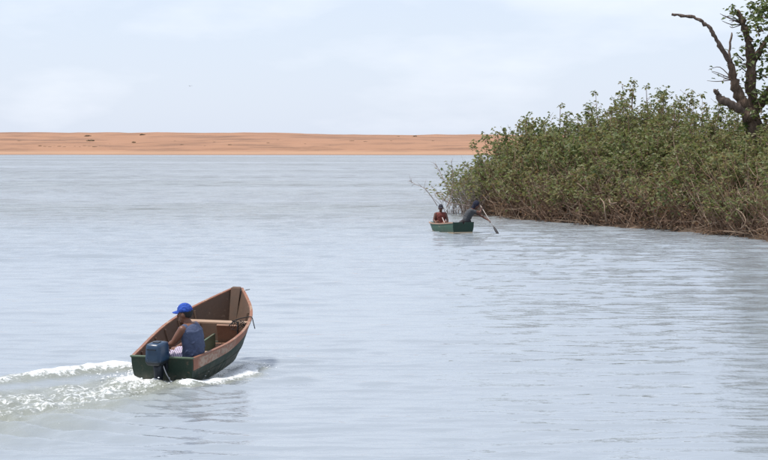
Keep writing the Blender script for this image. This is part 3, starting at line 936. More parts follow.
# ------------------------------------------------------------------ boats
class Hull:
    def __init__(s, L, b, c, zg, zb, rake, th=0.022, stern_rake=-0.06):
        s.L, s.b, s.c, s.zg, s.zb, s.rake, s.th, s.sr = L, b, c, zg, zb, rake, th, stern_rake
        s.S = [0, .2, .4, .6, .8, .92, 1.0]
    def at(s, st, t, side, inset=0.0):
        b, c = catmull(s.S, s.b, st), catmull(s.S, s.c, st)
        zg, zb = catmull(s.S, s.zg, st), catmull(s.S, s.zb, st)
        x = c + (b - c) * t + 0.035 * math.sin(math.pi * t) * (1 - st ** 4)
        z = zb + (zg - zb) * t
        y = st * s.L + s.rake * t * st ** 3 + s.sr * t * (1 - st) ** 4
        x = max(x - inset, 0.012)
        return Vector((side * x, y, z))
    def side_skin(s, side, t0, t1, th_out, th_in, n=26, m=6, s0=0.0, s1=1.0, tf=None):
        """a plank along one side, with thickness; tf(s) may vary its lower edge"""
        rings = []
        for i in range(n + 1):
            st = s0 + (s1 - s0) * i / n
            a = tf(st) if tf else t0
            out = [s.at(st, a + (t1 - a) * k / m, side, -th_out) for k in range(m + 1)]
            inn = [s.at(st, a + (t1 - a) * k / m, side, th_in) for k in range(m, -1, -1)]
            rings.append(out + inn)
        mb = MB(); mb.loft(rings)
        return mb
    def rail(s, side, w=0.035, h=0.03, n=30, z_up=0.006, s1=1.0):
        rings = []
        for i in range(n + 1):
            st = s1 * i / n
            p = s.at(st, 1.0, side)
            o = Vector((side, 0, 0))
            zz = Vector((0, 0, 1))
            q = [p + o * w * .6 - zz * (h - z_up), p + o * w * .6 + zz * z_up, p - o * w * .9 + zz * z_up, p - o * w * .9 - zz * (h - z_up)]
            for k in q:
                if k.x * side < 0.004: k.x = 0.004 * side
            rings.append(q)
        mb = MB(); mb.loft(rings)
        return mb
    def bottom(s, lift, th, n=20, s0=0.0, s1=1.0, inset=0.0):
        rings = []
        for i in range(n + 1):
            st = s0 + (s1 - s0) * i / n
            t_ = lift / max(.05, catmull(s.S, s.zg, st) - catmull(s.S, s.zb, st))
            a, b = s.at(st, t_, -1, inset), s.at(st, t_, 1, inset)
            d = Vector((0, 0, th))
            rings.append([a - d, b - d, b, a])
        mb = MB(); mb.loft(rings)
        return mb

boat_m = Matrix.Translation(BOAT_POS) @ Matrix.Rotation(-BOAT_HEAD, 4, 'Z') @ Matrix.Rotation(BOAT_PITCH, 4, 'X') @ Matrix.Rotation(math.radians(1.0), 4, 'Y')
hl = Hull(3.95, b=[.51, .63, .725, .715, .52, .275, .085], c=[.41, .47, .52, .50, .30, .13, .03],
          zg=[.52, .50, .51, .58, .70, .80, .87], zb=[0, 0, 0, .005, .05, .13, .26], rake=0.28)
boat = empty('motor_boat'); boat.matrix_world = boat_m
tag(boat, 'open wooden motor boat with dark green hull and terracotta rails, bow raised', 'boat', 'wooden fishing boats')
tfs = lambda st: float(np.interp(st, [0, .35, .62, .8, 1], [.60, .66, .82, .93, .95]))
for sd in (-1, 1):
    hl.side_skin(sd, 0, 1.0, .004, .018, s1=1.0).build('hull_side', MAT['green'], boat, True).data.shade_flat()
    hl.side_skin(sd, .6, .985, .012, -.0045, tf=tfs, s0=.004, s1=.80, m=4).build('upper_strake', MAT['strake'], boat)
    hl.side_skin(sd, .06, .975, -.019, .030, s0=.012, s1=.985).build('inner_planking', MAT['inner'], boat)
    hl.side_skin(sd, .30, .345, .011, -.0045, m=1, s0=.004, s1=.97).build('plank_lap', MAT['green'], boat)
    hl.rail(sd).build('gunwale_rail', MAT['rail'], boat)
    for st in (.14, .27, .40, .53, .66, .78):
        mb = MB(); rings = []
        for k in range(8):
            t_ = .08 + .84 * k / 7
            p, q = hl.at(st, t_, sd, .031), hl.at(st, t_, sd, .060)
            dy = Vector((0, .022, 0))
            rings.append([p - dy, p + dy, q + dy, q - dy])
        mb.loft(rings); mb.build('rib', MAT['inner'], boat)
hl.bottom(0.0, .02).build('bottom', MAT['green'], boat)
# floor boards, each its own plank
for k in range(5):
    f0, f1 = -1 + .4 * k + .012, -1 + .4 * (k + 1) - .012
    rings = []
    for i in range(13):
        st = .03 + .72 * i / 12
        w = hl.at(st, .12, 1, .035); z = w.z + .012 + .004 * (k % 2)
        rings.append([Vector((w.x * f0, w.y, z - .018)), Vector((w.x * f1, w.y, z - .018)), Vector((w.x * f1, w.y, z)), Vector((w.x * f0, w.y, z))])
    mb = MB(); mb.loft(rings); mb.build('floorboard', MAT['floor'], boat)
# transom
def transom(h, mat, parent, th=.035, notch=None, name='transom', grow=0.0, drop=0.0):
    prof = [h.at(0, t_, 1, -.006 - grow) for t_ in np.linspace(0, 1, 6)]
    poly = [Vector((-p.x, p.y, p.z)) for p in prof[::-1]] + prof
    poly = poly[::1]
    top = prof[-1].z - drop
    loop = [Vector((p.x, p.y, min(p.z, top) if i not in (0, len(poly)-1) else top)) for i, p in enumerate(poly)]
    if notch:
        (x0, x1, dz) = notch
        yy = loop[-1].y
        loop += [Vector((x1, yy, top)), Vector((x1 - .03, yy, top - dz)), Vector((x0 + .03, yy, top - dz)), Vector((x0, yy, top))]
    n = len(loop); mb = MB()
    vs_ = [p + Vector((0, -th * .5, 0)) for p in loop] + [p + Vector((0, th * .5, 0)) for p in loop]
    fs = [tuple(range(n)), tuple(range(2*n - 1, n - 1, -1))] + [(i, i + n, (i+1) % n + n, (i+1) % n) for i in range(n)]
    mb.add(vs_, fs)
    return mb.build(name, mat, parent)
transom(hl, MAT['green'], boat)
a_, b_ = hl.at(0, 1, -1), hl.at(0, 1, 1)
mb = MB(); mb.box((0, a_.y, a_.z + .005), (b_.x * 2 + .05, .06, .022)); mb.build('transom_cap', MAT['green_in'], boat, bevel=.005)
mb = MB(); mb.box((-.05, .045, .36), (.40, .04, .28)); mb.build('motor_pad', MAT['inner'], boat, bevel=.006)
# thwarts
def thwart(h, st, t_, wid, mat, parent, th=.03, name='thwart'):
    mb = MB(); w = wid / h.L / 2
    a, b, c, d = h.at(st - w, t_, -1, .032), h.at(st - w, t_, 1, .032), h.at(st + w, t_, 1, .032), h.at(st + w, t_, -1, .032)
    z = (a.z + c.z) / 2
    P = [Vector((p.x, p.y, z)) for p in (a, b, c, d)]
    mb.hexa([p - Vector((0, 0, th)) for p in P] + P)
    return mb.build(name, mat, parent, bevel=.005)
thwart(hl, .105, .56, .30, MAT['bench'], boat)
thwart(hl, .40, .50, .20, MAT['bench'], boat)
thwart(hl, .69, .86, .17, MAT['bench'], boat)
# bow locker board, bow post, partition
mb = MB()
a, b = hl.at(.80, .10, -1, .034), hl.at(.80, .10, 1, .034); c, d = hl.at(.80, .55, 1, .034), hl.at(.80, .55, -1, .034)
dy = Vector((0, .025, 0))
mb.hexa([a - dy, b - dy, b + dy, a + dy, d - dy, c - dy, c + dy, d + dy]); mb.build('bow_bulkhead', MAT['inner'], boat)
mb = MB(); mb.box((.17, a.y - .12, .27), (.40, .05, .34), Matrix.Rotation(.25, 3, 'X')); mb.build('hatch_board', MAT['floor'], boat, bevel=.006)
mb = MB()
p0, p1 = hl.at(.985, .02, 1), hl.at(.985, 1.0, 1)
mb.hexa([Vector((-.07, p0.y - .07, p0.z)), Vector((.07, p0.y - .07, p0.z)), Vector((.05, p0.y + .03, p0.z)), Vector((-.05, p0.y + .03, p0.z)),
         Vector((-.092, p1.y - .055, p1.z + .035)), Vector((.092, p1.y - .055, p1.z + .035)), Vector((.08, p1.y + .035, p1.z + .045)), Vector((-.08, p1.y + .035, p1.z + .045))])
mb.build('bow_post', MAT['inner'], boat, bevel=.012)
mb = MB()
mb.box((.0, 2.15, .20), (.035, 1.25, .26)); mb.build('partition_board', MAT['green_in'], boat, bevel=.006)
mb = MB(); mb.tube([p1 + Vector((.06, -.05, .0)), p1 + Vector((.14, -.03, .012))], [.009, .007], 6); mb.build('mooring_pin', MAT['motor_dark'], boat)
mb = MB(); mb.tube([p1 + Vector((.0, -.075, -.12)), p1 + Vector((.0, -.085, -.45))], [.018, .018], 6); mb.build('bow_cleat', MAT['motor_dark'], boat)

def local_obj(mb, name, mat, M, off, parent=None, **kw):
    o = mb.build(name, mat, parent, off=tuple(off), **kw)
    if parent is None: o.matrix_world = M @ Matrix.Translation(off)
    return o

# tangled rope over the forward thwart and starboard rail
random.seed(14)
rp = MB()
q0 = hl.at(.69, .86, 1, .2)
def rope(pts, r=.010): rp.tube(smooth_path(pts, 5), r, 6)
zt = q0.z + .02
g1 = hl.at(.67, 1.0, 1)
rope([(g1.x + .09, g1.y - .04, g1.z - .16), (g1.x + .06, g1.y - .03, g1.z - .05), (g1.x + .02, g1.y, g1.z + .035), (g1.x - .10, g1.y + .02, g1.z + .02), (g1.x - .28, g1.y + .03, zt + .02), (g1.x - .36, g1.y - .10, zt - .06)], .009)
for k in range(4):
    cx = g1.x - random.uniform(.14, .36); cy = g1.y + random.uniform(-.10, .05); R0 = random.uniform(.07, .14); ph = random.random() * 6
    rope([(cx + R0 * math.cos(ph + a * .8), cy - .05 + R0 * .5 * math.sin(ph + a * .8), zt + .012 * k - .13 * max(0, math.sin(a * .9 + k)) ) for a in range(9)], .0055)
rope([(g1.x - .2, g1.y - .07, zt + .02), (g1.x - .2, g1.y - .12, zt - .1), (g1.x - .19, g1.y - .14, zt - .30)], .016)
ropeo = local_obj(rp, 'rope', MAT['rope'], boat_m, (g1.x - .2, g1.y, zt))
tag(ropeo, 'black rope tangled on the forward thwart and hanging over the starboard rail', 'rope')
# crumpled net heap on the floor forward
# outboard motor
def rbox(c, size, taper_top=1.0, taper_bot=1.0, bev=.05, tilt=None):
    hx, hy, hz = [k / 2 for k in size]; c = Vector(c)
    P = [(-hx*taper_bot, -hy*taper_bot, -hz), (hx*taper_bot, -hy*taper_bot, -hz), (hx*taper_bot, hy*taper_bot, -hz), (-hx*taper_bot, hy*taper_bot, -hz),
         (-hx*taper_top, -hy*taper_top, hz), (hx*taper_top, -hy*taper_top, hz), (hx*taper_top, hy*taper_top, hz), (-hx*taper_top, hy*taper_top, hz)]
    mb = MB(); mb.hexa([c + Vector(p) for p in P])
    return mb
MO = Vector((-.015, -.19, .525))
motor = empty('outboard_motor'); motor.matrix_world = boat_m @ Matrix.Translation(MO) @ Matrix.Rotation(math.radians(-8), 4, 'Z')
tag(motor, 'blue outboard motor clamped on the transom of the motor boat', 'outboard motor')
cw = rbox((0, -.03, .12), (.29, .40, .31), .88, .98).build('cowling', MAT['cowl'], motor, True, bevel=.055)
rbox((0, -.03, -.045), (.26, .36, .075), 1.05, .82).build('lower_cowl', MAT['motor_dark'], motor, True, bevel=.018)
mb = MB(); mb.box((-.01, -.226, .19), (.16, .014, .02)); mb.build('stripe', MAT['cowl_band'], cw)
mb = MB(); mb.box((0, -.04, .28), (.10, .12, .016)); mb.build('carry_handle', MAT['motor_dark'], cw, bevel=.006)
mb = MB()
rings = []
for z, wx_, wy_, oy in ((-.06, .085, .13, 0), (-.2, .07, .115, 0), (-.4, .052, .10, -.01), (-.56, .045, .095, -.02)):
    rings.append([Vector((wx_ * math.cos(a), oy + wy_ * math.sin(a), z)) for a in np.linspace(0, 2*math.pi, 15)[:-1]])
mb.loft(rings); mb.build('mid_section', MAT['motor_dark'], motor, True)
mb = MB(); mb.box((0, -.06, -.50), (.20, .34, .014)); mb.build('cavitation_plate', MAT['motor_dark'], motor, bevel=.004)
mb = MB(); mb.ell((0, -.02, -.68), (.05, .19, .052)); mb.build('gearcase', MAT['motor_dark'], motor, True)
mb = MB(); mb.hexa([Vector(p) for p in ((-.008, -.09, -.86), (.008, -.09, -.86), (.008, .0, -.86), (-.008, .0, -.86), (-.012, -.12, -.70), (.012, -.12, -.70), (.012, .08, -.70), (-.012, .08, -.70))]); mb.build('skeg', MAT['motor_dark'], motor)
pr = MB(); pr.tube([(0, -.20, -.68), (0, -.28, -.68)], [.035, .025], 10); prop = pr.build('propeller', MAT['motor_dark'], motor, True)
for k in range(3):
    a = k * 2.094; mb = MB()
    R_ = Matrix.Rotation(a, 3, 'Y')
    mb.hexa([R_ @ Vector(p) + Vector((0, -.24, -.68)) for p in ((-.03, -.02, .03), (.03, .012, .03), (.03, .02, .03), (-.03, -.012, .03), (-.05, -.03, .125), (.04, .02, .125), (.04, .027, .125), (-.05, -.023, .125))])
    mb.build('blade', MAT['motor_dark'], prop)
for sx in (-.09, .09):
    mb = MB(); mb.box((sx, .14, .0), (.035, .13, .05)); mb.box((sx, .10, -.10), (.035, .05, .22)); mb.box((sx, .215, -.06), (.035, .03, .16)); mb.build('clamp_bracket', MAT['motor_dark'], motor, bevel=.004)
mb = MB(); mb.tube([(0, .15, .01), (-.03, .30, .05), (-.06, .36, .065)], [.028, .022, .02], 8); tl = mb.build('tiller_arm', MAT['motor_dark'], motor, True)
mb = MB(); mb.tube([(-.06, .36, .065), (-.09, .47, .075)], [.024, .022], 10); mb.build('grip', MAT['rubber'], tl, True)
mb = MB(); mb.tube(smooth_path([(.09, -.02, -.10), (.16, -.03, -.25), (.24, .02, -.42)], 4), .011, 6); mb.build('support_rod', MAT['metal'], motor, True)
mb = MB(); mb.tube(smooth_path([(.10, .10, -.02), (.16, .22, -.02), (.20, .30, -.10), (.22, .40, -.28)], 4), .012, 6); mb.build('fuel_hose', MAT['rubber'], motor, True)

# ------------------------------------------------------------------ second boat
B2 = ground(463, 233.5); B2_HEAD = math.radians(21)
boat2_m = Matrix.Translation((B2.x, B2.y, -0.09)) @ Matrix.Rotation(B2_HEAD, 4, 'Z') @ Matrix.Rotation(math.radians(-1.6), 4, 'X')
h2 = Hull(2.85, b=[.46, .54, .58, .56, .46, .36, .27], c=[.37, .42, .45, .42, .33, .24, .17],
          zg=[.56, .53, .51, .51, .52, .53, .55], zb=[0, 0, 0, .01, .05, .10, .16], rake=.15)
boat2 = empty('rowing_boat'); boat2.matrix_world = boat2_m
tag(boat2, 'small sea green wooden boat carrying two men near the thicket', 'boat', 'wooden fishing boats')
for sd in (-1, 1):
    h2.side_skin(sd, 0, 1.0, .004, .016).build('hull_side', MAT['b2_side'], boat2, True).data.shade_flat()
    h2.side_skin(sd, 0.10, .27, .012, -.0045, m=2, s1=.97).build('boot_stripe', MAT['b2_cream'], boat2)
    h2.side_skin(sd, .06, .97, -.017, .028, s0=.012, s1=.985).build('inner_planking', MAT['inner'], boat2)
    h2.rail(sd, w=.045, h=.045).build('gunwale_rail', MAT['b2_rail'], boat2)
h2.bottom(0.0, .02).build('bottom', MAT['b2_dark'], boat2)
h2.bottom(.09, .015, s0=.02, s1=.85, inset=.03).build('floor', MAT['floor'], boat2)
transom(h2, MAT['b2_dark'], boat2, th=.04, notch=(-.06, .08, .07))
mb = MB(); a = h2.at(0, .22, 1); mb.box((0, a.y - .028, a.z), (a.x * 2, .016, .06)); mb.build('transom_stripe', MAT['b2_cream'], boat2)
thwart(h2, .12, .55, .26, MAT['bench'], boat2)
thwart(h2, .48, .55, .22, MAT['bench'], boat2)
thwart(h2, .80, .62, .24, MAT['bench'], boat2)
mb = MB(); a, b = h2.at(1, 0, -1), h2.at(1, 0, 1); c, d = h2.at(1, 1, 1), h2.at(1, 1, -1); dy = Vector((0, .015, 0))
mb.hexa([a - dy, b - dy, b + dy, a + dy, d - dy, c - dy, c + dy, d + dy]); mb.build('bow_board', MAT['b2_side'], boat2)

# ------------------------------------------------------------------ people
def hand(mb, wrist, d, n, thumb_side, curl=0.7, s=1.0):
    """palm, four unequal bent fingers and a thumb; d = along the hand, n = out of the palm"""
    d = Vector(d).normalized(); n = Vector(n); n = (n - d * n.dot(d)).normalized(); w = d.cross(n) * thumb_side
    wrist = Vector(wrist)
    R_ = Matrix((w, d, n)).transposed()
    mb.ell(wrist + d * .045 * s, (.042 * s, .055 * s, .019 * s), R_, 10, 7)
    for k, (o, ln) in enumerate(((.030, .074), (.010, .084), (-.011, .078), (-.031, .060))):
        b = wrist + d * .085 * s + w * o * s
        m = b + (d * math.cos(curl) + n * math.sin(curl)) * ln * .5 * s
        e = m + (d * math.cos(curl * 2.1) + n * math.sin(curl * 2.1)) * ln * .5 * s
        mb.cap(b - d * .015, m, .0095 * s, .009 * s, 6); mb.cap(m, e, .009 * s, .0075 * s, 6)
    b = wrist + d * .025 * s + w * .034 * s
    m = b + (d * .6 + w * .65 + n * .4).normalized() * .036 * s
    e = m + (d * .75 + n * .6 + w * .1).normalized() * .03 * s
    mb.cap(b, m, .012 * s, .010 * s, 6); mb.cap(m, e, .010 * s, .008 * s, 6)

def frame_rot(fwd, up):
    f = Vector(fwd).normalized(); u = Vector(up); u = (u - f * u.dot(f)).normalized(); r = f.cross(u)
    return Matrix((r, f, u)).transposed()      # local x = right, y = forward, z = up

def person(J, M, origin, mats, label, voxel=.009, hat='cap', sleeve=0.0, size=1.0, girth=1.1, hs=1.14):
    """J: joint positions in the boat's frame. One continuous body; clothes and hat are children."""
    J = {k: (v if isinstance(v, (int, float)) else Vector(v)) for k, v in J.items()}
    g_ = girth
    up_t = (J['neck'] - J['pelvis']).normalized()
    fw = J['facing']; R_t = frame_rot(fw - up_t * fw.dot(up_t), up_t)
    right = R_t.col[0]; fwd_t = R_t.col[1]
    Rh = frame_rot(J['look'], J.get('head_up', Vector((0, 0, 1))))
    hr, hf, hu = Rh.col[0], Rh.col[1], Rh.col[2]
    def ring(c, hw_, hd, n=14): return [c + right * hw_ * g_ * math.cos(a) + fwd_t * hd * g_ * math.sin(a) for a in np.linspace(0, 2 * math.pi, n + 1)[:-1]]
    P, N = J['pelvis'], J['neck']
    T = (N - P).length
    bend = J.get('bend', Vector((0, 0, 0)))
    def spine(f): return P.lerp(N, f) + bend * math.sin(f * math.pi)
    prof = [(-.10, .11, .09), (-.03, .165, .115), (.12, .165, .115), (.32, .150, .105), (.55, .170, .115), (.76, .190, .115), (.90, .165, .090), (.985, .085, .062)]
    body = MB()
    body.loft([ring(spine(f) if f > 0 else P + up_t * T * f, w, d) for f, w, d in prof])
    H = J['head']
    body.cap(N - up_t * .03, H - hu * .06, .058, .054)
    body.ell(H + hu * .02 * hs, (.074 * hs, .092 * hs, .105 * hs), Rh, 16, 11)                    # skull
    body.ell(H + (hf * .025 - hu * .055) * hs, (.055 * hs, .062 * hs, .062 * hs), Rh, 12, 8)         # jaw
    body.cap(H + (hf * .088 + hu * .015) * hs, H + (hf * .103 - hu * .025) * hs, .010 * hs, .016 * hs, 6)  # nose
    body.cap(H + (hf * .080 - hu * .058 - hr * .018) * hs, H + (hf * .080 - hu * .058 + hr * .018) * hs, .012, .012, 6)   # lips
    for sgn in (-1, 1): body.ell(H + (hr * sgn * .076 - hf * .008 - hu * .005) * hs, (.012 * hs, .022 * hs, .033 * hs), Rh, 8, 6)
    for sd, sgn in (('l', -1), ('r', 1)):
        S, E, W_ = J['sh_' + sd], J['el_' + sd], J['wr_' + sd]
        body.cap(S - right * sgn * .05 + up_t * .0, S, .058, .056)
        body.cap(S, S.lerp(E, .45), .056 * g_, .052 * g_); body.cap(S.lerp(E, .45), E, .052 * g_, .042 * g_)
        body.cap(E, E.lerp(W_, .35), .042 * g_, .043 * g_); body.cap(E.lerp(W_, .35), W_, .043 * g_, .028)
        hd = J.get('hand_' + sd, (W_ - E)); hn = J.get('palm_' + sd, Vector((0, 0, -1)))
        hand(body, W_, hd, hn, sgn * J.get('thumb', 1), J.get('curl', .8))
        Hp, K, A, To = J['hip_' + sd], J['kn_' + sd], J['an_' + sd], J['toe_' + sd]
        body.cap(Hp, Hp.lerp(K, .5), .088, .076); body.cap(Hp.lerp(K, .5), K, .076, .056)
        body.cap(K, K.lerp(A, .35), .055, .056); body.cap(K.lerp(A, .35), A, .056, .036)
        body.cap(A - (To - A) * .15 + Vector((0, 0, -.02)), To, .036, .030, 8)
    me = shift_mesh(fused(body, voxel, 3), origin)
    root = mesh_obj('person', me, mats['skin'], None, True)
    root.matrix_world = M @ Matrix.Translation(origin) @ Matrix.Scale(size, 4)
    tag(root, label, 'person')
    def child(name, mb, mat, vox=voxel, sm=4, fuse=True):
        m_ = shift_mesh(fused(mb, vox, sm), origin) if fuse else shift_mesh(mb.mesh(name), origin)
        return mesh_obj(name, m_, mat, root, True)
    # top
    sh = MB()
    rings = [(-.06, .155, .120), (.0, .182, .135), (.15, .185, .138), (.32, .175, .128), (.55, .188, .134), (.76, .196, .130), (.90, .158, .104), (.955, .098, .082)]
    sh.loft([ring(spine(f) if f > 0 else P + up_t * T * f, w, d) for f, w, d in rings])
    for sd, sgn in (('l', -1), ('r', 1)):
        S, E = J['sh_' + sd], J['el_' + sd]
        sh.cap(S - right * sgn * .07, S - right * sgn * (.004 if sleeve else .022), .070, .063)
        if sleeve: sh.cap(S, S.lerp(E, sleeve), .068, .064)
    for k in range(16):                                                         # folds in the cloth
        a = random.random() * 6.28; f = random.uniform(.02, .75)
        c = spine(f) + right * .180 * g_ * math.cos(a) + fwd_t * .131 * g_ * math.sin(a)
        c2 = spine(f + random.uniform(.08, .22)) + right * .180 * g_ * math.cos(a + .5) + fwd_t * .131 * g_ * math.sin(a + .5)
        sh.cap(c, c2, .016, .012, 6)
    child('shirt', sh, mats['shirt'])
    so = MB()
    so.loft([ring(P + up_t * T * f, w, d) for f, w, d in ((-.13, .13, .115), (-.05, .182, .135), (.05, .180, .132), (.12, .172, .124))])
    for sd in 'lr':
        so.cap(J['hip_' + sd], J['hip_' + sd].lerp(J['kn_' + sd], .72), .104, .094)
    child('shorts', so, mats['shorts'])
    for sgn in (-1, 1):
        mb = MB(); mb.ell(H + (hf * .083 + hr * sgn * .030 + hu * .012) * hs, (.012 * hs, .009 * hs, .009 * hs), Rh, 8, 6); child('eye', mb, MAT['eye'], fuse=False)
    hb = MB(); hb.ell(H + (hu * .030 - hf * .018) * hs, (.080 * hs, .092 * hs, .098 * hs), Rh, 14, 9)
    hair = child('hair', hb, mats['hair'], fuse=False)
    if hat == 'cap':
        cp = MB(); rings = []
        for f in np.linspace(0, 1, 8):
            rr = math.cos(f * math.pi / 2 * .97); rings.append([H + (hu * (.035 + .105 * math.sin(f * math.pi / 2)) + hr * .086 * rr * math.cos(a) + hf * (.104 * rr * math.sin(a) - .004)) * hs for a in np.linspace(0, 2 * math.pi, 19)[:-1]])
        cp.loft(rings)
        hat_o = child('cap', cp, mats['hat'], fuse=False)
        br = MB(); top, bot = [], []
        for f in np.linspace(0, 1, 5):
            rowt = []
            for g in np.linspace(-1, 1, 9):
                rowt.append(H + (hr * g * (.080 - .010 * f) + hf * (.085 * math.sqrt(max(0.05, 1 - g * g * .8)) + (.085 * math.sqrt(1 - (g * .90) ** 2)) * f) + hu * (.052 - .022 * f - .010 * g * g)) * hs)
            top.append(rowt); bot.append([p - hu * .009 for p in rowt])
        for i in range(4):
            for k_ in range(8):
                br.hexa([bot[i][k_], bot[i][k_+1], bot[i+1][k_+1], bot[i+1][k_], top[i][k_], top[i][k_+1], top[i+1][k_+1], top[i+1][k_]])
        m_ = shift_mesh(br.mesh('brim'), origin); mesh_obj('brim', m_, mats['hat'], hat_o)
        if mats.get('patch'):
            pt = MB(); pt.ell(H + (hu * .085 + hf * .092) * hs, (.022, .008, .014), Rh, 10, 6); m_ = shift_mesh(pt.mesh('badge'), origin); mesh_obj('badge', m_, mats['patch'], hat_o)
    else:                                                                       # cloth tied over the head, hanging on the neck
        cp = MB(); cp.ell(H + (hu * .030 - hf * .020) * hs, (.094 * hs, .108 * hs, .112 * hs), Rh, 14, 9)
        cp.cap(H - hf * .05 - hu * .02, N + up_t * .015 - fwd_t * .03, .085, .085)
        child('head_cloth', cp, mats['hat'])
    return root

random.seed(40)
# helmsman of the motor boat: sits on the stern thwart facing port, left hand on the tiller
SZ1 = 1.14
hp = Vector((.36, .43, .425)); f = Vector((-.97, .24, 0)).normalized(); r = Vector((f.y, -f.x, 0)); U = Vector((0, 0, 1))
nk = hp + U * .50 + f * .055
sl, sr_ = hp + U * .425 + f * .05 - r * .185, hp + U * .42 + f * .05 + r * .185
el = sl + f * .13 - U * .205 - r * .05
mloc = Matrix.Translation(MO) @ Matrix.Rotation(math.radians(-8), 4, 'Z')
grip = mloc @ Vector((-.08, .43, .072))
o1 = Vector((hp.x, hp.y, hp.z - .10)); grip = o1 + (grip - o1) / SZ1
wl_ = grip + (el - grip).normalized() * .085 + U * .035
J = dict(pelvis=hp, neck=nk, head=nk + U * .115 + f * .06, facing=f, look=(f * 1.0 - U * .10 - r * .12), bend=-f * .035,
         sh_l=sl, el_l=el, wr_l=wl_, hand_l=(grip - wl_), palm_l=-U,
         sh_r=sr_, el_r=sr_ + f * .10 - U * .24 + r * .04, wr_r=sr_ + f * .30 - U * .34 - r * .03, palm_r=-U,
         hip_l=hp - r * .095 - U * .02, hip_r=hp + r * .095 - U * .02, kn_l=hp - r * .12 + f * .42 + U * .015, kn_r=hp + r * .15 + f * .41 + U * .025,
         an_l=hp - r * .12 + f * .42 - U * .30, an_r=hp + r * .16 + f * .44 - U * .29, toe_l=hp - r * .14 + f * .55 - U * .325, toe_r=hp + r * .18 + f * .57 - U * .315, curl=.9)
person(J, boat_m, (hp.x, hp.y, hp.z - .10), dict(skin=MAT['skin'], shirt=MAT['shirt_blue'], shorts=MAT['shorts_stripe'], hair=MAT['hair'], hat=MAT['cap_blue'], patch=MAT['white_patch']),
       'man in bright blue cap and sleeveless blue shirt steering the motor boat', size=SZ1)

# seated man in the green boat, facing the camera
b2i = boat2_m.inverted()
hp = Vector((-.06, 2.27, .42))
f = Vector((-.18, -.98, 0)).normalized(); r = Vector((f.y, -f.x, 0))
nk = hp + U * .50 + f * .04
sl, sr_ = hp + U * .42 + f * .03 - r * .19, hp + U * .42 + f * .03 + r * .19
J = dict(pelvis=hp, neck=nk, head=nk + U * .135 + f * .04, facing=f, look=f * 1.0 - U * .12 + r * .1, bend=-f * .02,
         sh_l=sl, el_l=sl - r * .07 - U * .25 + f * .06, wr_l=sl - r * .02 - U * .37 + f * .24, palm_l=-U,
         sh_r=sr_, el_r=sr_ + r * .08 - U * .25 + f * .05, wr_r=sr_ + r * .02 - U * .36 + f * .24, palm_r=-U,
         hip_l=hp - r * .09 - U * .02, hip_r=hp + r * .09 - U * .02, kn_l=hp - r * .15 + f * .38 + U * .10, kn_r=hp + r * .20 + f * .36 + U * .12,
         an_l=hp - r * .14 + f * .42 - U * .26, an_r=hp + r * .20 + f * .42 - U * .26, toe_l=hp - r * .15 + f * .55 - U * .28, toe_r=hp + r * .22 + f * .55 - U * .28, curl=.6)
person(J, boat2_m, (hp.x, hp.y, hp.z - .10), dict(skin=MAT['skin2'], shirt=MAT['shirt_maroon'], shorts=MAT['shorts_rust'], hair=MAT['hair'], hat=MAT['cap_dark']),
       'man in maroon top and dark cap sitting upright in the green boat', voxel=.012, size=1.1)

# paddler leaning out over the right side
Dp = B2.y + .35
W2 = lambda px, py, d=Dp: b2i @ at(px, py, d)
hp = W2(466.3, 221.4); SZ3 = 1.15
nk = W2(474.3, 208.3, Dp - .05); nk = hp + (nk - hp).normalized() * .53
f = W2(480, 216) - W2(468, 214); f.z = 0; f.normalize(); f = (f + Vector((0, -.25, 0))).normalized()
ut = (nk - hp).normalized(); r = f.cross(ut).normalized()
pa, pb = W2(480.6, 205.6, Dp - .15), W2(497.5, 233.0, Dp - .45)
h_up = pa.lerp(pb, .07); h_lo = pa.lerp(pb, .57)
o3 = Vector((hp.x, hp.y, hp.z - .10)); h_up = o3 + (h_up - o3) / SZ3; h_lo = o3 + (h_lo - o3) / SZ3
sl, sr_ = nk - ut * .09 - r * .17, nk - ut * .09 + r * .17
near_l = (boat2_m @ sl).y < (boat2_m @ sr_).y
def arm(S, hnd, bow):
    m = S.lerp(hnd, .52); L_ = (hnd - S).length
    return m + bow * math.sqrt(max(0.0, .29 ** 2 - (L_ / 2) ** 2))
def wr(E, hnd): return hnd + (E - hnd).normalized() * .08
s_up, s_lo = ('r', 'l')
J = dict(pelvis=hp, neck=nk, head=nk + ut * .09 + f * .05 + U * .06, facing=f, look=(f - U * .35), bend=-f * .05, head_up=U + ut * .5,
         hip_l=hp - r * .09 - U * .02, hip_r=hp + r * .09 - U * .02)
for sd, S, hnd, bow in (('r', sr_, h_up, -U * .6 + f * .5), ('l', sl, h_lo, -U * .8)):
    E = arm(S, hnd, bow.normalized() * .8); Wr = wr(E, hnd)
    J.update({'sh_' + sd: S, 'el_' + sd: E, 'wr_' + sd: Wr, 'hand_' + sd: hnd - Wr, 'palm_' + sd: -U + f * .3})
k_f = Vector((-.35, .93, 0))
for sd, sg in (('l', -1), ('r', 1)):
    o_ = Vector((sg * .09, 0, 0))
    J.update({'hip_' + sd: hp + o_ - U * .02, 'kn_' + sd: hp + o_ * 1.3 + k_f * .33 - U * .20, 'an_' + sd: hp + o_ * 1.3 + k_f * .30 - U * .42, 'toe_' + sd: hp + o_ * 1.4 + k_f * .42 - U * .44})
J['curl'] = .9
person(J, boat2_m, (hp.x, hp.y, hp.z - .10), dict(skin=MAT['skin2'], shirt=MAT['shirt_grey'], shorts=MAT['shorts_dark'], hair=MAT['hair'], hat=MAT['hood_navy']),
       'man in charcoal shirt and navy head cloth leaning out of the green boat to paddle', voxel=.012, hat='cloth', sleeve=.45, size=SZ3)
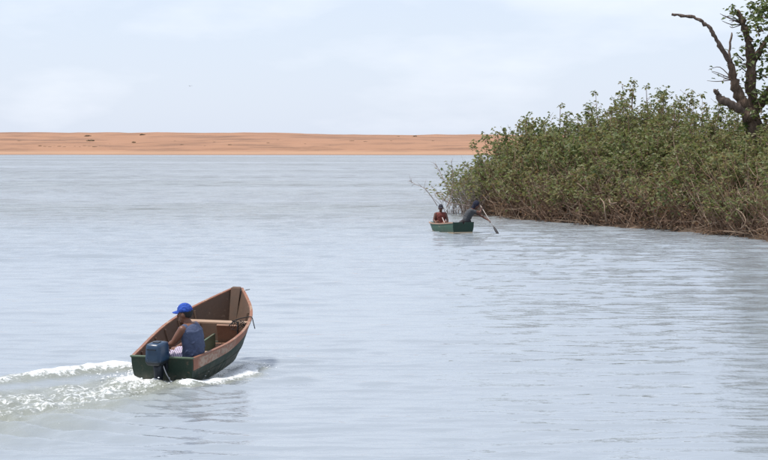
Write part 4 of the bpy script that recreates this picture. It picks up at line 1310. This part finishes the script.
# paddle
pd = empty('paddle'); pd.matrix_world = boat2_m @ Matrix.Translation(pb)
tag(pd, 'long pale paddle with dark blade dipped beside the green boat', 'paddle')
mb = MB(); mb.tube([pa, pa.lerp(pb, .5), pb.lerp(pa, .08)], [.013, .013, .012], 8); mb.build('shaft', MAT['pole'], pd, True, off=tuple(pb))
t_ = (pb - pa).normalized(); wv = t_.cross(Vector((0, 1, 0))).normalized(); nv = t_.cross(wv)
rings = []
for fq, w_, h_ in ((-.34, .018, .016), (-.24, .042, .012), (-.12, .058, .009), (.02, .055, .007), (.10, .035, .005)):
    c = pb + t_ * fq; rings.append([c + wv * w_ * math.cos(a) + nv * h_ * math.sin(a) for a in np.linspace(0, 2 * math.pi, 11)[:-1]])
mb = MB(); mb.loft(rings); mb.build('blade', MAT['blade'], pd, True, off=tuple(pb))
# short pale stick leaning inside the green boat
mb = MB(); s0 = W2(444.5, 222.5, 81.6); s1_ = W2(442.3, 217.5, 81.7)
mb.tube([s0, s1_], [.02, .02], 6)
st_o = local_obj(mb, 'stick', MAT['pole'], boat2_m, tuple(s0)); tag(st_o, 'short pale stick leaning on the rail before the seated man', 'stick')

# ------------------------------------------------------------------ distant bird
bp = at(190.5, 86.3, 420)
mb = MB()
for sg in (-1, 1):
    mb.hexa([Vector(p) for p in ((0, -.10, -.015), (sg * .28, -.06, .09), (sg * .28, .07, .09), (0, .10, -.015), (0, -.10, .015), (sg * .28, -.06, .11), (sg * .28, .07, .11), (0, .10, .015))])
    mb.hexa([Vector(p) for p in ((sg * .28, -.06, .09), (sg * .55, -.02, .03), (sg * .55, .02, .03), (sg * .28, .07, .09), (sg * .28, -.06, .11), (sg * .55, -.02, .04), (sg * .55, .02, .04), (sg * .28, .07, .11))])
bd = MB(); bd.ell((0, 0, 0), (.07, .24, .07)); bd.ell((0, .24, .03), (.045, .07, .045)); bd.hexa([Vector(p) for p in ((-.02, -.36, -.01), (.02, -.36, -.01), (.03, -.18, -.01), (-.03, -.18, -.01), (-.02, -.36, .01), (.02, -.36, .01), (.03, -.18, .02), (-.03, -.18, .02))])
bird = empty('bird', bp); bird.rotation_euler.z = .6
tag(bird, 'tiny dark bird far off in the pale sky', 'bird')
MAT['bird'] = plain('grey_feathers', (0.45, 0.45, 0.46), .8)
bd.build('body', MAT['bird'], bird, True); mb.build('wing', MAT['bird'], bird)
